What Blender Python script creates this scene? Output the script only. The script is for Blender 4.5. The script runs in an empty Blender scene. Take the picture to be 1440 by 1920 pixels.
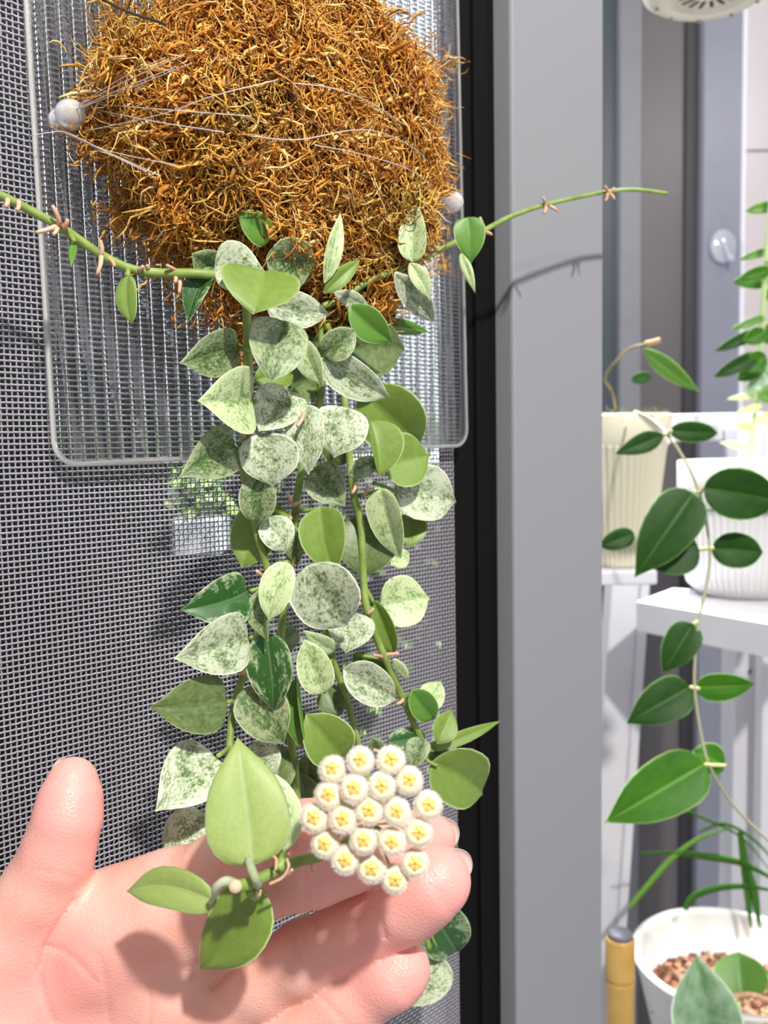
import bpy, bmesh, math, random
import numpy as np
from mathutils import Vector, Matrix
random.seed(7); rng = np.random.default_rng(7)
SC = bpy.context.scene; COL = SC.collection
# ------------------------------------------------------------------ camera
F = 1700.0; CX, CY = 720.0, 960.0
CAMP = Vector((0, 0, 1.35)); PITCH = math.radians(4.34); ROLL = math.radians(0.97)
fw = Vector((0, math.cos(PITCH), -math.sin(PITCH)))
r0 = Vector((1, 0, 0)); u0 = Vector((0, math.sin(PITCH), math.cos(PITCH)))
RT = r0 * math.cos(ROLL) - u0 * math.sin(ROLL)
UP = u0 * math.cos(ROLL) + r0 * math.sin(ROLL)
cd = bpy.data.cameras.new('camera'); cam = bpy.data.objects.new('camera', cd); COL.objects.link(cam)
cd.sensor_fit = 'VERTICAL'; cd.sensor_height = 36; cd.lens = 36 * F / 1920
cd.clip_start = 0.01; cd.dof.use_dof = True; cd.dof.focus_distance = 0.262; cd.dof.aperture_fstop = 18
M = Matrix((RT, UP, -fw)).transposed().to_4x4(); M.translation = CAMP
cam.matrix_world = M; SC.camera = cam
# ------------------------------------------------------------------ light
W = bpy.data.worlds.new('world'); SC.world = W; W.use_nodes = True
W.node_tree.nodes['Background'].inputs[0].default_value = (0.93, 0.94, 1.0, 1)
W.node_tree.nodes['Background'].inputs[1].default_value = 0.43
def lamp(name, loc, target, watts, size, col):
    ld = bpy.data.lights.new(name, 'AREA'); ld.energy = watts; ld.size = size; ld.color = col; ld.shape = 'DISK'
    o = bpy.data.objects.new(name, ld); COL.objects.link(o); o.location = loc
    o.rotation_euler = (Vector(target) - Vector(loc)).to_track_quat('-Z', 'Y').to_euler(); return o
lamp('grow_lamp', (0.34, -0.60, 2.24), (0.0, 0.30, 1.22), 24.0, 0.06, (1.0, 0.965, 0.91))
lamp('balcony_lamp', (0.95, 0.15, 2.25), (0.45, 0.9, 1.1), 3.3, 0.10, (1.0, 0.97, 0.98))
lamp('daylight_fill', (0.30, 1.75, 3.3), (0.45, 2.95, 1.6), 650.0, 0.5, (0.93, 0.96, 1.0))  # added fill, stands in for daylight on the opposite wall
lamp('planter_fill', (-0.35, 1.35, 2.45), (-0.42, 1.9, 1.2), 13.0, 0.08, (0.95, 0.97, 1.0))  # added fill with no real source, brightens the planter behind the screen
SC.view_settings.view_transform = 'Standard'; SC.view_settings.look = 'None'
SC.view_settings.exposure = 0.17; SC.view_settings.gamma = 1.0; SC.view_settings.use_curve_mapping = False
# ------------------------------------------------------------------ mapping helpers
def ray(px, py): return fw + RT * ((px - CX) / F) + UP * ((CY - py) / F)
def P(px, py, z): return CAMP + ray(px, py) * z
vd = ray(2530, 800); D = Vector((vd.x, vd.y, 0)).normalized()      # along the screen, to the right
N = Vector((D.y, -D.x, 0)); Z = Vector((0, 0, 1)); DIST = 0.2795   # N points to the camera
def PS(px, py, off=0.0):
    r = ray(px, py); return CAMP + r * ((-(DIST - off)) / r.dot(N))
def SH(p): q = p - CAMP; return q.dot(D), q.z, q.dot(N) + DIST
def W3(s, h, off): return CAMP + D * s + Z * h + N * (off - DIST)
def depth(p): return (p - CAMP).dot(fw)
# ------------------------------------------------------------------ materials
MATS = {}
def mat(name, col=(.5, .5, .5), rough=.5, **kw):
    if name in MATS: return MATS[name]
    m = bpy.data.materials.new(name); m.use_nodes = True; MATS[name] = m
    b = m.node_tree.nodes['Principled BSDF']; b.inputs['Base Color'].default_value = (*col, 1)
    b.inputs['Roughness'].default_value = rough
    for k, v in kw.items(): b.inputs[k.replace('_', ' ')].default_value = v
    return m
def nd(m, t, **kw):
    n = m.node_tree.nodes.new(t)
    for k, v in kw.items():
        if hasattr(n, k): setattr(n, k, v)
        else: n.inputs[k.replace('_', ' ')].default_value = v
    return n
def lk(m, a, b): m.node_tree.links.new(a, b)
def ramp(m, fac, stops):
    r = nd(m, 'ShaderNodeValToRGB'); e = r.color_ramp.elements
    while len(e) < len(stops): e.new(.5)
    for i, (p, c) in enumerate(stops): e[i].position = p; e[i].color = (*c, 1)
    lk(m, fac, r.inputs[0]); return r
def noisy(name, stops, scale, rough=.5, bump=0.0, detail=4, dist=.001, **kw):
    if name in MATS: return MATS[name]
    m = mat(name, (.5, .5, .5), rough, **kw); b = m.node_tree.nodes['Principled BSDF']
    tc = nd(m, 'ShaderNodeTexCoord'); n = nd(m, 'ShaderNodeTexNoise', Scale=scale, Detail=detail)
    lk(m, tc.outputs['Object'], n.inputs['Vector'])
    r = ramp(m, n.outputs[0], stops); lk(m, r.outputs[0], b.inputs['Base Color'])
    if bump:
        bp = nd(m, 'ShaderNodeBump', Strength=bump, Distance=dist); lk(m, n.outputs[0], bp.inputs['Height']); lk(m, bp.outputs[0], b.inputs['Normal'])
    return m
def leafmat(name, lo, hi, thr, soft, scale=9, patch=0.0, rough=.45, vein=None, edge=None, coat=.12):
    """mottled leaf: lo = green ground, hi = silver film; UV u across, v along"""
    m = mat(name, (.3, .4, .2), rough); b = m.node_tree.nodes['Principled BSDF']
    b.inputs['Coat Weight'].default_value = coat; b.inputs['Coat Roughness'].default_value = .35
    b.inputs['Subsurface Weight'].default_value = .12; b.inputs['Subsurface Radius'].default_value = (.4, .8, .2); b.inputs['Subsurface Scale'].default_value = .002
    tc = nd(m, 'ShaderNodeTexCoord'); oi = nd(m, 'ShaderNodeObjectInfo')
    mul = nd(m, 'ShaderNodeMath', operation='MULTIPLY'); mul.inputs[1].default_value = 37.0; lk(m, oi.outputs['Random'], mul.inputs[0])
    cx = nd(m, 'ShaderNodeCombineXYZ'); lk(m, mul.outputs[0], cx.inputs[2])
    ad = nd(m, 'ShaderNodeVectorMath', operation='ADD'); lk(m, tc.outputs['UV'], ad.inputs[0]); lk(m, cx.outputs[0], ad.inputs[1])
    n1 = nd(m, 'ShaderNodeTexNoise', Scale=scale, Detail=7, Roughness=.72); lk(m, ad.outputs[0], n1.inputs['Vector'])
    n2 = nd(m, 'ShaderNodeTexNoise', Scale=scale * .3, Detail=3); lk(m, ad.outputs[0], n2.inputs['Vector'])
    sx = nd(m, 'ShaderNodeSeparateXYZ'); lk(m, tc.outputs['UV'], sx.inputs[0])
    # central patch of green along the midrib
    c1 = nd(m, 'ShaderNodeMath', operation='SUBTRACT'); lk(m, sx.outputs[0], c1.inputs[0]); c1.inputs[1].default_value = .5
    c2 = nd(m, 'ShaderNodeMath', operation='ABSOLUTE'); lk(m, c1.outputs[0], c2.inputs[0])
    c3 = nd(m, 'ShaderNodeMapRange'); lk(m, c2.outputs[0], c3.inputs[0]); c3.inputs[1].default_value = 0; c3.inputs[2].default_value = .5
    c3.inputs[3].default_value = -patch; c3.inputs[4].default_value = patch
    s1 = nd(m, 'ShaderNodeMath', operation='ADD'); lk(m, n1.outputs[0], s1.inputs[0]); lk(m, c3.outputs[0], s1.inputs[1])
    s3 = nd(m, 'ShaderNodeMath', operation='MULTIPLY_ADD'); lk(m, n2.outputs[0], s3.inputs[0]); s3.inputs[1].default_value = .45; lk(m, s1.outputs[0], s3.inputs[2])
    mr = nd(m, 'ShaderNodeMapRange'); lk(m, s3.outputs[0], mr.inputs[0]); mr.inputs[1].default_value = thr - soft + .22; mr.inputs[2].default_value = thr + soft + .22
    mx = nd(m, 'ShaderNodeMix', data_type='RGBA'); lk(m, mr.outputs[0], mx.inputs['Factor'])
    mx.inputs['A'].default_value = (*lo, 1); mx.inputs['B'].default_value = (*hi, 1)
    out = mx.outputs['Result']
    # midrib / rim line
    mr2 = nd(m, 'ShaderNodeMapRange'); lk(m, c2.outputs[0], mr2.inputs[0]); mr2.inputs[1].default_value = .0; mr2.inputs[2].default_value = .035; mr2.inputs[3].default_value = .5; mr2.inputs[4].default_value = 0
    m2 = nd(m, 'ShaderNodeMix', data_type='RGBA'); lk(m, mr2.outputs[0], m2.inputs['Factor']); lk(m, out, m2.inputs['A']); m2.inputs['B'].default_value = (*(vein or tuple(.5 * (a + c) for a, c in zip(lo, hi))), 1)
    mr3 = nd(m, 'ShaderNodeMapRange'); lk(m, c2.outputs[0], mr3.inputs[0]); mr3.inputs[1].default_value = .46; mr3.inputs[2].default_value = .5; mr3.inputs[3].default_value = 0; mr3.inputs[4].default_value = .7
    m3 = nd(m, 'ShaderNodeMix', data_type='RGBA'); lk(m, mr3.outputs[0], m3.inputs['Factor']); lk(m, m2.outputs['Result'], m3.inputs['A']); m3.inputs['B'].default_value = (*(edge or hi), 1)
    lk(m, m3.outputs['Result'], b.inputs['Base Color'])
    bp = nd(m, 'ShaderNodeBump', Strength=.25, Distance=.0006); lk(m, n1.outputs[0], bp.inputs['Height']); lk(m, bp.outputs[0], b.inputs['Normal'])
    return m
G_LO = (.045, .13, .025)
LM = {
 'S': leafmat('silver_leaf', (.085, .16, .028), (.56, .62, .44), .46, .10, 19, .05),
 'L': leafmat('pale_speckled_leaf', (.11, .23, .028), (.52, .62, .33), .43, .10, 18, .05),
 'M': leafmat('mottled_leaf', (.045, .11, .014), (.32, .38, .20), .50, .10, 19, .09),
 'O': leafmat('shaded_olive_leaf', (.045, .09, .015), (.17, .23, .07), .50, .2, 12, .05),  # darker copy of the silver leaf, shade put into the colour
 'U': leafmat('leaf_underside', (.115, .20, .018), (.20, .30, .05), .50, .3, 8, .02, rough=.5, edge=(.42, .5, .25)),
 'V': leafmat('big_leaf_underside', (.22, .31, .06), (.33, .42, .125), .50, .35, 22, .02, rough=.5, edge=(.12, .15, .08), vein=(.36, .45, .22)),
 'D': leafmat('dark_splashed_leaf', (.02, .095, .012), (.34, .44, .24), .60, .06, 9, .10, rough=.4, coat=.2),
 'G': leafmat('young_green_leaf', (.07, .19, .015), (.12, .27, .03), .5, .3, 7, .02, rough=.45, edge=(.3, .45, .12)),
 'K': leafmat('deep_green_leaf', (.007, .036, .003), (.020, .080, .006), .5, .3, 5, .05, rough=.33, vein=(.06, .2, .02), edge=(.08, .16, .04)),
 'B': leafmat('bright_green_leaf', (.022, .10, .003), (.055, .19, .009), .5, .3, 5, -.06, rough=.35, vein=(.25, .5, .08), edge=(.28, .4, .12)),
 'Q': leafmat('grey_green_leaf', (.10, .24, .08), (.38, .52, .36), .5, .2, 4, .08, rough=.35, edge=(.5, .62, .5)),
 'Y': leafmat('cream_leaf', (.55, .58, .25), (.7, .7, .4), .5, .3, 5, .02),
}
M_stem = noisy('green_stem', [(.3, (.16, .24, .04)), (.6, (.26, .36, .08)), (.8, (.33, .38, .16))], 160, .5, .3)
M_stem2 = noisy('grey_green_petiole', [(.3, (.28, .34, .18)), (.7, (.48, .5, .36))], 300, .55, .4)
M_root = noisy('tan_aerial_root', [(.3, (.55, .28, .14)), (.7, (.75, .50, .36))], 300, .7)
M_alu = noisy('grey_aluminium', [(.3, (.250, .255, .272)), (.7, (.265, .27, .288))], 900, .42, .05)
M_black = mat('black_rubber', (.004, .004, .004), .8, Specular_IOR_Level=.12)
M_white = noisy('white_paint', [(.3, (.64, .63, .67)), (.7, (.69, .68, .72))], 20, .4)
M_cream = noisy('cream_plastic', [(.3, (.72, .66, .50)), (.7, (.77, .71, .56))], 10, .4)
M_pot = noisy('white_glazed', [(.3, (.64, .63, .62)), (.7, (.69, .68, .67))], 10, .3)
for _k in ('K', 'B'):
    _b = LM[_k].node_tree.nodes['Principled BSDF']; _b.inputs['Coat Weight'].default_value = 0; _b.inputs['Roughness'].default_value = .5; _b.inputs['Specular IOR Level'].default_value = .22
# ------------------------------------------------------------------ mesh helpers
def newmesh(name, V, Fs, smooth=True, uv=None):
    me = bpy.data.meshes.new(name); me.from_pydata([tuple(v) for v in V], [], Fs); me.update()
    if smooth: me.polygons.foreach_set('use_smooth', [True] * len(me.polygons))
    if uv is not None:
        l = me.uv_layers.new(name='UVMap'); idx = np.empty(len(me.loops), dtype=np.int32); me.loops.foreach_get('vertex_index', idx)
        l.data.foreach_set('uv', np.asarray(uv, dtype=np.float32)[idx].ravel())
    return me
def fastmesh(name, V, Q, smooth=True):
    V = np.asarray(V, np.float32); Q = np.asarray(Q, np.int32); k = Q.shape[1]
    me = bpy.data.meshes.new(name); me.vertices.add(len(V)); me.vertices.foreach_set('co', V.ravel())
    me.loops.add(Q.size); me.loops.foreach_set('vertex_index', Q.ravel())
    me.polygons.add(len(Q)); me.polygons.foreach_set('loop_start', np.arange(0, Q.size, k, dtype=np.int32)); me.polygons.foreach_set('loop_total', np.full(len(Q), k, np.int32))
    me.update(calc_edges=True); me.validate()
    me.polygons.foreach_set('use_smooth', np.full(len(me.polygons), smooth, bool)); return me
def ob(name, me, m=None, parent=None, label=None, cat=None, group=None, kind=None):
    o = bpy.data.objects.new(name, me); COL.objects.link(o)
    if m is not None and me is not None:
        for x in (m if isinstance(m, (list, tuple)) else [m]): me.materials.append(x)
    if parent is not None:
        o.parent = parent; o.matrix_parent_inverse = Matrix.Translation(-parent.location)
    if label: o['label'] = label
    if cat: o['category'] = cat
    if group: o['group'] = group
    if kind: o['kind'] = kind
    return o
def thing(name, loc, label, cat, group=None, kind=None):
    o = ob(name, None, None, None, label, cat, group, kind); o.location = loc; o.empty_display_size = .01; return o
def catmull(pts, n):
    pts = [Vector(p) for p in pts]
    if len(pts) < 3: return [pts[0].lerp(pts[-1], i / n) for i in range(n + 1)]
    a = [2 * pts[0] - pts[1]] + pts + [2 * pts[-1] - pts[-2]]; out = []
    for i in range(1, len(a) - 2):
        for k in range(n):
            t = k / n; p0, p1, p2, p3 = a[i - 1:i + 3]
            out.append(.5 * ((2 * p1) + (p2 - p0) * t + (2 * p0 - 5 * p1 + 4 * p2 - p3) * t * t + (3 * p1 - p0 - 3 * p2 + p3) * t ** 3))
    out.append(pts[-1]); return out
def tube_geo(pts, rad, sides=8, V=None, Fs=None):
    V = [] if V is None else V; Fs = [] if Fs is None else Fs; b = len(V); n = len(pts)
    prev = None
    for i, p in enumerate(pts):
        t = (pts[min(i + 1, n - 1)] - pts[max(i - 1, 0)]).normalized()
        a = prev if prev is not None else (Vector((0, 0, 1)) if abs(t.z) < .9 else Vector((1, 0, 0)))
        x = (a - t * a.dot(t)).normalized(); y = t.cross(x); prev = x
        r = rad(i / (n - 1)) if callable(rad) else rad
        for k in range(sides):
            an = 2 * math.pi * k / sides; V.append(p + (x * math.cos(an) + y * math.sin(an)) * r)
    for i in range(n - 1):
        for k in range(sides):
            Fs.append((b + i * sides + k, b + i * sides + (k + 1) % sides, b + (i + 1) * sides + (k + 1) % sides, b + (i + 1) * sides + k))
    Fs.append(tuple(b + k for k in reversed(range(sides)))); Fs.append(tuple(b + (n - 1) * sides + k for k in range(sides)))
    return V, Fs
def tube(name, pts, rad, m, parent=None, sides=8, n=5, **kw):
    V, Fs = tube_geo(catmull(pts, n), rad, sides); return ob(name, newmesh(name, V, Fs), m, parent, **kw)
def box_geo(o, ax, ay, az, bev=0.0):
    bm = bmesh.new(); vs = [bm.verts.new(o + ax * i + ay * j + az * k) for i in (0, 1) for j in (0, 1) for k in (0, 1)]
    for f in ((0, 1, 3, 2), (4, 6, 7, 5), (0, 4, 5, 1), (2, 3, 7, 6), (0, 2, 6, 4), (1, 5, 7, 3)): bm.faces.new([vs[i] for i in f])
    bmesh.ops.recalc_face_normals(bm, faces=bm.faces)
    if bev: bmesh.ops.bevel(bm, geom=list(bm.edges), offset=bev, segments=2, affect='EDGES', profile=.5)
    me = bpy.data.meshes.new('box'); bm.to_mesh(me); bm.free(); return me
def box(name, o, ax, ay, az, m, parent=None, bev=0.0, **kw): return ob(name, box_geo(o, ax, ay, az, bev), m, parent, **kw)
def lathe(name, prof, c, m, parent=None, seg=64, ribs=0, ribamp=0.0, ribr=(0, 0), **kw):
    V, Fs = [], []; n = len(prof)
    for i, (r, z) in enumerate(prof):
        for k in range(seg):
            a = 2 * math.pi * k / seg; rr = r
            if ribs and ribr[0] <= i <= ribr[1]: rr += ribamp * (abs(math.sin(a * ribs / 2)) - .6)
            V.append(c + Vector((rr * math.cos(a), rr * math.sin(a), z)))
    for i in range(n - 1):
        for k in range(seg): Fs.append((i * seg + k, i * seg + (k + 1) % seg, (i + 1) * seg + (k + 1) % seg, (i + 1) * seg + k))
    if prof[0][0] > 1e-5: Fs.append(tuple(reversed(range(seg))))
    if prof[-1][0] > 1e-5: Fs.append(tuple((n - 1) * seg + k for k in range(seg)))
    return ob(name, newmesh(name, V, Fs), m, parent, **kw)
WT = {'cusp': [(0, .0), (.015, .34), (.05, .6), (.12, .82), (.24, .97), (.4, 1), (.54, .96), (.66, .84), (.76, .65), (.84, .43), (.91, .22), (.96, .08), (1, 0)],
      'heart': [(0, .0), (.015, .36), (.05, .62), (.12, .85), (.22, .98), (.34, 1), (.47, .96), (.6, .84), (.7, .69), (.79, .5), (.87, .3), (.93, .15), (.97, .06), (1, .0)],
      'round': [(0, .0), (.02, .3), (.06, .52), (.14, .76), (.24, .92), (.38, 1), (.52, .98), (.65, .89), (.76, .75), (.85, .56), (.92, .33), (.97, .13), (1, .0)],
      'lance': [(0, .0), (.04, .28), (.12, .6), (.24, .88), (.36, 1), (.5, .97), (.62, .84), (.73, .66), (.82, .46), (.9, .26), (.96, .11), (1, .0)]}
def leaf_mesh(b, t, w, roll=0.0, fold=.12, droop=.06, shape='heart', thick=.0006, view=None, bend=0.0):
    """b, t world points; w width (m). roll turns the blade about its axis (deg)."""
    ax = t - b; L = ax.length; a = ax.normalized(); v = (view if view is not None else (b - CAMP)).normalized()
    s = a.cross(v).normalized(); s = Matrix.Rotation(math.radians(roll), 3, a) @ s; n = s.cross(a).normalized()
    if n.dot(v) > 0 and abs(roll) <= 90: n = -n
    tab = WT[shape]; ws = [-1, -.93, -.7, -.4, -.12, 0, .12, .4, .7, .93, 1]; V, Fs, uv = [], [], []
    nr = len(tab); nc = len(ws); ph = random.random() * 6
    for side in (1, -1):
        for i, (q, ww) in enumerate(tab):
            for x in ws:
                hw = w * .5 * max(ww, .012)
                zz = fold * w * .5 * (abs(x) ** 1.4) * ww - .03 * w * math.exp(-(x / .12) ** 2) * ww - droop * L * (2 * q - 1) ** 2 + .02 * w * math.sin(5 * q + ph) * x
                th = thick * (1 - x ** 4) * min(1, ww * 3) * side
                V.append(b + a * (L * q) + s * (x * hw + bend * L * math.sin(math.pi * q)) + n * (zz + th)); uv.append((.5 + .5 * x, q))
    for side in (0, 1):
        o = side * nr * nc
        for i in range(nr - 1):
            for k in range(nc - 1):
                f = (o + i * nc + k, o + i * nc + k + 1, o + (i + 1) * nc + k + 1, o + (i + 1) * nc + k); Fs.append(f if side else f[::-1])
    o = nr * nc; rim = [i * nc for i in range(nr)] + [(nr - 1) * nc + k for k in range(1, nc)] + [i * nc + nc - 1 for i in range(nr - 2, -1, -1)] + [k for k in range(nc - 2, 0, -1)]
    for i in range(len(rim)):
        p, q = rim[i], rim[(i + 1) % len(rim)]; Fs.append((p, q, o + q, o + p))
    return newmesh('leaf', V, Fs, True, uv)

# ================================================================== STRUCTURE
def wallbox(name, s0, s1, o0, o1, h0, h1, m, parent, **kw):
    a = W3(s0, h0, o0); return box(name, a, D * (s1 - s0), Z * (h1 - h0), N * (o1 - o0), m, parent, **kw)
HB, HT = -1.35, .95
s_gap = SH(PS(859, 900))[0]; s_fr = SH(PS(944, 900))[0]; s_fe = SH(PS(1131, 900, .0065))[0]
door = thing('door_1', W3(s_fr, HB, 0), None, None, kind='structure')
wallbox('stile', s_fr, s_fe, -.03, .0065, HB, HT, M_alu, door, bev=.0015)
wallbox('gasket', s_gap, s_fr - .0002, -.012, -.004, HB, HT, M_black, door)
wallbox('gasket_rib', s_gap + .016, s_gap + .019, -.004, -.002, HB, HT, M_black, door, bev=.0005)
def seethrough(name, tint, fac, rough, glassy=False, col=(.9, .92, .93)):
    m = bpy.data.materials.new(name); m.use_nodes = True; nt_ = m.node_tree; b = nt_.nodes['Principled BSDF']; out = nt_.nodes['Material Output']
    b.inputs['Base Color'].default_value = (*col, 1); b.inputs['Roughness'].default_value = rough; b.inputs['IOR'].default_value = 1.45
    if glassy: b.inputs['Transmission Weight'].default_value = 1
    t = nt_.nodes.new('ShaderNodeBsdfTransparent'); t.inputs[0].default_value = (*tint, 1); mx = nt_.nodes.new('ShaderNodeMixShader'); mx.inputs[0].default_value = fac
    nt_.links.new(t.outputs[0], mx.inputs[1]); nt_.links.new(b.outputs[0], mx.inputs[2]); nt_.links.new(mx.outputs[0], out.inputs[0]); return m
M_pane = seethrough('tinted_window_glass', (.82, .84, .83), .10, .03, col=(.01, .01, .01))
wallbox('glass_pane', -.25, s_fe, -.040, -.034, HB, HT, M_pane, door)
wallbox('stile', -.31, -.25, -.04, .012, HB, HT, M_alu, door, bev=.0015)
wallbox('bottom_rail', -.25, s_fr, -.03, .012, HB, HB + .12, M_alu, door, bev=.0015)
# woven insect screen: wavy threads over and under each other
PIT = .0018
s_lo, s_hi, h_lo, h_hi = -.005, s_gap, -.335, .28
ns = int((s_hi - s_lo) / PIT); nh = int((h_hi - h_lo) / PIT)
def weave():
    Vs, Qs, base = [], [], 0; A = .00030; Dn, Zn, Nn = map(np.array, (D, Z, N)); C0 = np.array(CAMP) - Nn * DIST
    def threads(n, m, cen, horiz):
        nonlocal base
        i = np.arange(n)[:, None]; j = np.arange(m)[None, :]
        sg = np.where((i + j) % 2 == 0, 1, -1) * (1 if horiz else -1)
        off = A * sg
        if horiz: p = C0 + (s_lo + (j * PIT))[..., None] * Dn + (h_lo + i * PIT)[..., None] * Zn + off[..., None] * Nn; q1, q2 = Zn, Nn
        else: p = C0 + (s_lo + (i * PIT))[..., None] * Dn + (h_lo + j * PIT)[..., None] * Zn + off[..., None] * Nn; q1, q2 = Nn, Dn
        K = 4; ang = 2 * np.pi * np.arange(K) / K + .3; rr = .00034 if horiz else .00031
        ring = (np.cos(ang)[:, None] * q1 + np.sin(ang)[:, None] * q2) * rr
        v = p[:, :, None, :] + ring[None, None]; Vs.append(v.reshape(-1, 3))
        ii = np.arange(n)[:, None, None]; jj = np.arange(m - 1)[None, :, None]; kk = np.arange(K)[None, None, :]
        f = lambda j_, k_: base + (ii * m + j_) * K + k_
        q = np.stack([f(jj, kk), f(jj, (kk + 1) % K), f(jj + 1, (kk + 1) % K), f(jj + 1, kk)], -1).reshape(-1, 4); Qs.append(q); base += n * m * K
    threads(nh, ns, None, True); threads(ns, nh, None, False)
    return fastmesh('insect_screen', np.concatenate(Vs), np.concatenate(Qs))
M_net = mat('grey_coated_thread', (.30, .28, .315), .36); M_net.node_tree.nodes['Principled BSDF'].inputs['Specular IOR Level'].default_value = .7
ob('insect_screen', weave(), M_net, door, kind='stuff')

# outside, beyond the glass: dark wall, hedge, pale planter added as a bright patch
M_out = noisy('dark_render', [(.3, (.003, .003, .003)), (.7, (.007, .007, .0065))], 5, .9, Specular_IOR_Level=.1)
box('wall_outside', Vector((-3.0, 2.4, 0)), Vector((2.90, 0, 0)), Vector((0, .1, 0)), Vector((0, 0, 3.4)), M_out, None, kind='structure')
box('wall_opposite', Vector((-.12, 3.0, 0)), Vector((1.5, 0, 0)), Vector((0, .1, 0)), Vector((0, 0, 3.6)), noisy('pale_facade', [(.3, (.74, .76, .80)), (.7, (.82, .84, .87))], 3, .8), None, kind='structure')
hg = thing('hedge', Vector((0, 2.1, 0)), 'dark clipped hedge with lit yellow-green tips outside the glass behind the screen', 'hedge')
hb = P(640, 790, 2.0)
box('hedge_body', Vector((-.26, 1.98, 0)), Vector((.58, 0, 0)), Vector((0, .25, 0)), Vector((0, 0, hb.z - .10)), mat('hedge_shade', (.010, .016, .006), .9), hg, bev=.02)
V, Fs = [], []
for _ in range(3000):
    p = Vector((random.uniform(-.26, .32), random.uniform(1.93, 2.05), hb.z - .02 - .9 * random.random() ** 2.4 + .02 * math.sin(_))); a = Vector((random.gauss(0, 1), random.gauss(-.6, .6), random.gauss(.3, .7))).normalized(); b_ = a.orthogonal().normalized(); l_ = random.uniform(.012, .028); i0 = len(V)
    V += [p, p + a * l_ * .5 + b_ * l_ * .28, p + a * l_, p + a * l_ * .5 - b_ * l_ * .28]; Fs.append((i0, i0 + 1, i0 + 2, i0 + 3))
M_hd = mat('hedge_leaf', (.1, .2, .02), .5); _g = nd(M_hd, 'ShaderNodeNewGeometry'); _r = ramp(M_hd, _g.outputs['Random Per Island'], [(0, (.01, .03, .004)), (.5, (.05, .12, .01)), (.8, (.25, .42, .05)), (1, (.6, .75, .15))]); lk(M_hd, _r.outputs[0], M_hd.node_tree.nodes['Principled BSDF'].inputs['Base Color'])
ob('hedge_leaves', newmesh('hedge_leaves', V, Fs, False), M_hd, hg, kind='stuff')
pl_ = thing('bright_patch_planter', Vector((P(350, 1000, 1.9).x, 1.9, 0)), 'pale planter box added to give a bright patch outside the glass, glimpsed through the screen mesh left of the leaves', 'planter')
a = P(322, 975, 1.9); b_ = P(412, 1060, 1.9)
box('planter_leg', Vector((a.x + .02, a.y + .03, 0)), Vector((b_.x - a.x - .04, 0, 0)), Vector((0, .06, 0)), Vector((0, 0, a.z - .075)), M_out, pl_)
box('planter_body', Vector((a.x, a.y, a.z - .075)), Vector((b_.x - a.x, 0, 0)), Vector((0, .12, 0)), Vector((0, 0, .075)), mat('planter_white', (.8, .8, .82), .6), pl_, bev=.004)
V, Fs = [], []
for _ in range(190):
    p = Vector((random.uniform(a.x - .01, b_.x + .02), a.y + random.uniform(-.02, .1), a.z + random.uniform(0, .13))); d_ = Vector((random.gauss(0, 1), random.gauss(-.8, .5), random.gauss(.3, .7))).normalized(); e_ = d_.orthogonal().normalized(); l_ = random.uniform(.015, .035); i0 = len(V)
    V += [p, p + d_ * l_ * .5 + e_ * l_ * .3, p + d_ * l_, p + d_ * l_ * .5 - e_ * l_ * .3]; Fs.append((i0, i0 + 1, i0 + 2, i0 + 3))
ob('planter_leaves', newmesh('planter_leaves', V, Fs, False), M_hd, pl_, kind='stuff')
# floor, far wall and the far glazed door (seen right of the stile)
M_floor = noisy('grey_floor_tile', [(.3, (.16, .16, .17)), (.7, (.22, .22, .23))], 6, .5)
box('floor', Vector((-1.2, -1.2, -.05)), Vector((3.6, 0, 0)), Vector((0, 3.4, 0)), Vector((0, 0, .05)), M_floor, None, kind='structure')
YB = 1.45
def xb(px, y=YB): r = ray(px, 820); return r.x / r.y * y
def strip(name, a, b, m, parent, y0=YB, dy=.03, bev=.001, z0=0.0, z1=2.4):
    return box(name, Vector((xb(a, y0), y0, z0)), Vector((xb(b, y0) - xb(a, y0), 0, 0)), Vector((0, dy, 0)), Vector((0, 0, z1 - z0)), m, parent, bev=bev)
M_tile = noisy('pale_pink_wall_tile', [(.3, (.62, .55, .56)), (.7, (.66, .60, .61))], 3, .25)
wall = thing('wall_back', Vector((xb(1420), YB + .05, 0)), None, None, kind='structure')
strip('wall_panel', 1388, 2400, mat('grout_white', (.75, .73, .74), .6), wall, YB + .03, .08, 0)
for r in range(8):                                            # big glazed tiles with recessed joints
    for c in range(4):
        x0 = xb(1390, YB + .02) + c * .30
        box('wall_tile', Vector((x0, YB + .02, r * .30 + .002)), Vector((.297, 0, 0)), Vector((0, .012, 0)), Vector((0, 0, .297)), M_tile, wall, bev=.001)
d2 = thing('door_2', Vector((xb(1250), YB, 0)), None, None, kind='structure')
M_a1 = noisy('far_grey_frame', [(.3, (.20, .20, .225)), (.7, (.215, .215, .24))], 40, .4)
M_a2 = noisy('far_blue_grey_frame', [(.3, (.235, .24, .30)), (.7, (.25, .255, .32))], 40, .35)
M_gl = noisy('far_smoked_glass', [(.3, (.12, .105, .112)), (.7, (.15, .135, .14))], 5, .35)
M_dk = mat('far_dark_gasket', (.035, .035, .04), .5)
strip('frame_recess', 900, 1164, mat('far_slate', (.06, .075, .09), .25), d2)
strip('stile', 1162, 1201, M_a1, d2, YB - .02, .04)
strip('glass_pane', 1200, 1284, M_gl, d2, YB, .02)
strip('gasket', 1281, 1317, M_dk, d2, YB - .008, .03)
strip('stile', 1314, 1388, M_a2, d2, YB - .03, .06)
strip('jamb_edge', 1386, 1392, mat('white_jamb', (.85, .85, .9), .4), d2, YB - .035, .06)
box('door_rail', Vector((xb(900), YB - .02, 0)), Vector((xb(1390) - xb(900), 0, 0)), Vector((0, .03, 0)), Vector((0, 0, .09)), M_a1, d2, bev=.001)

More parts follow.
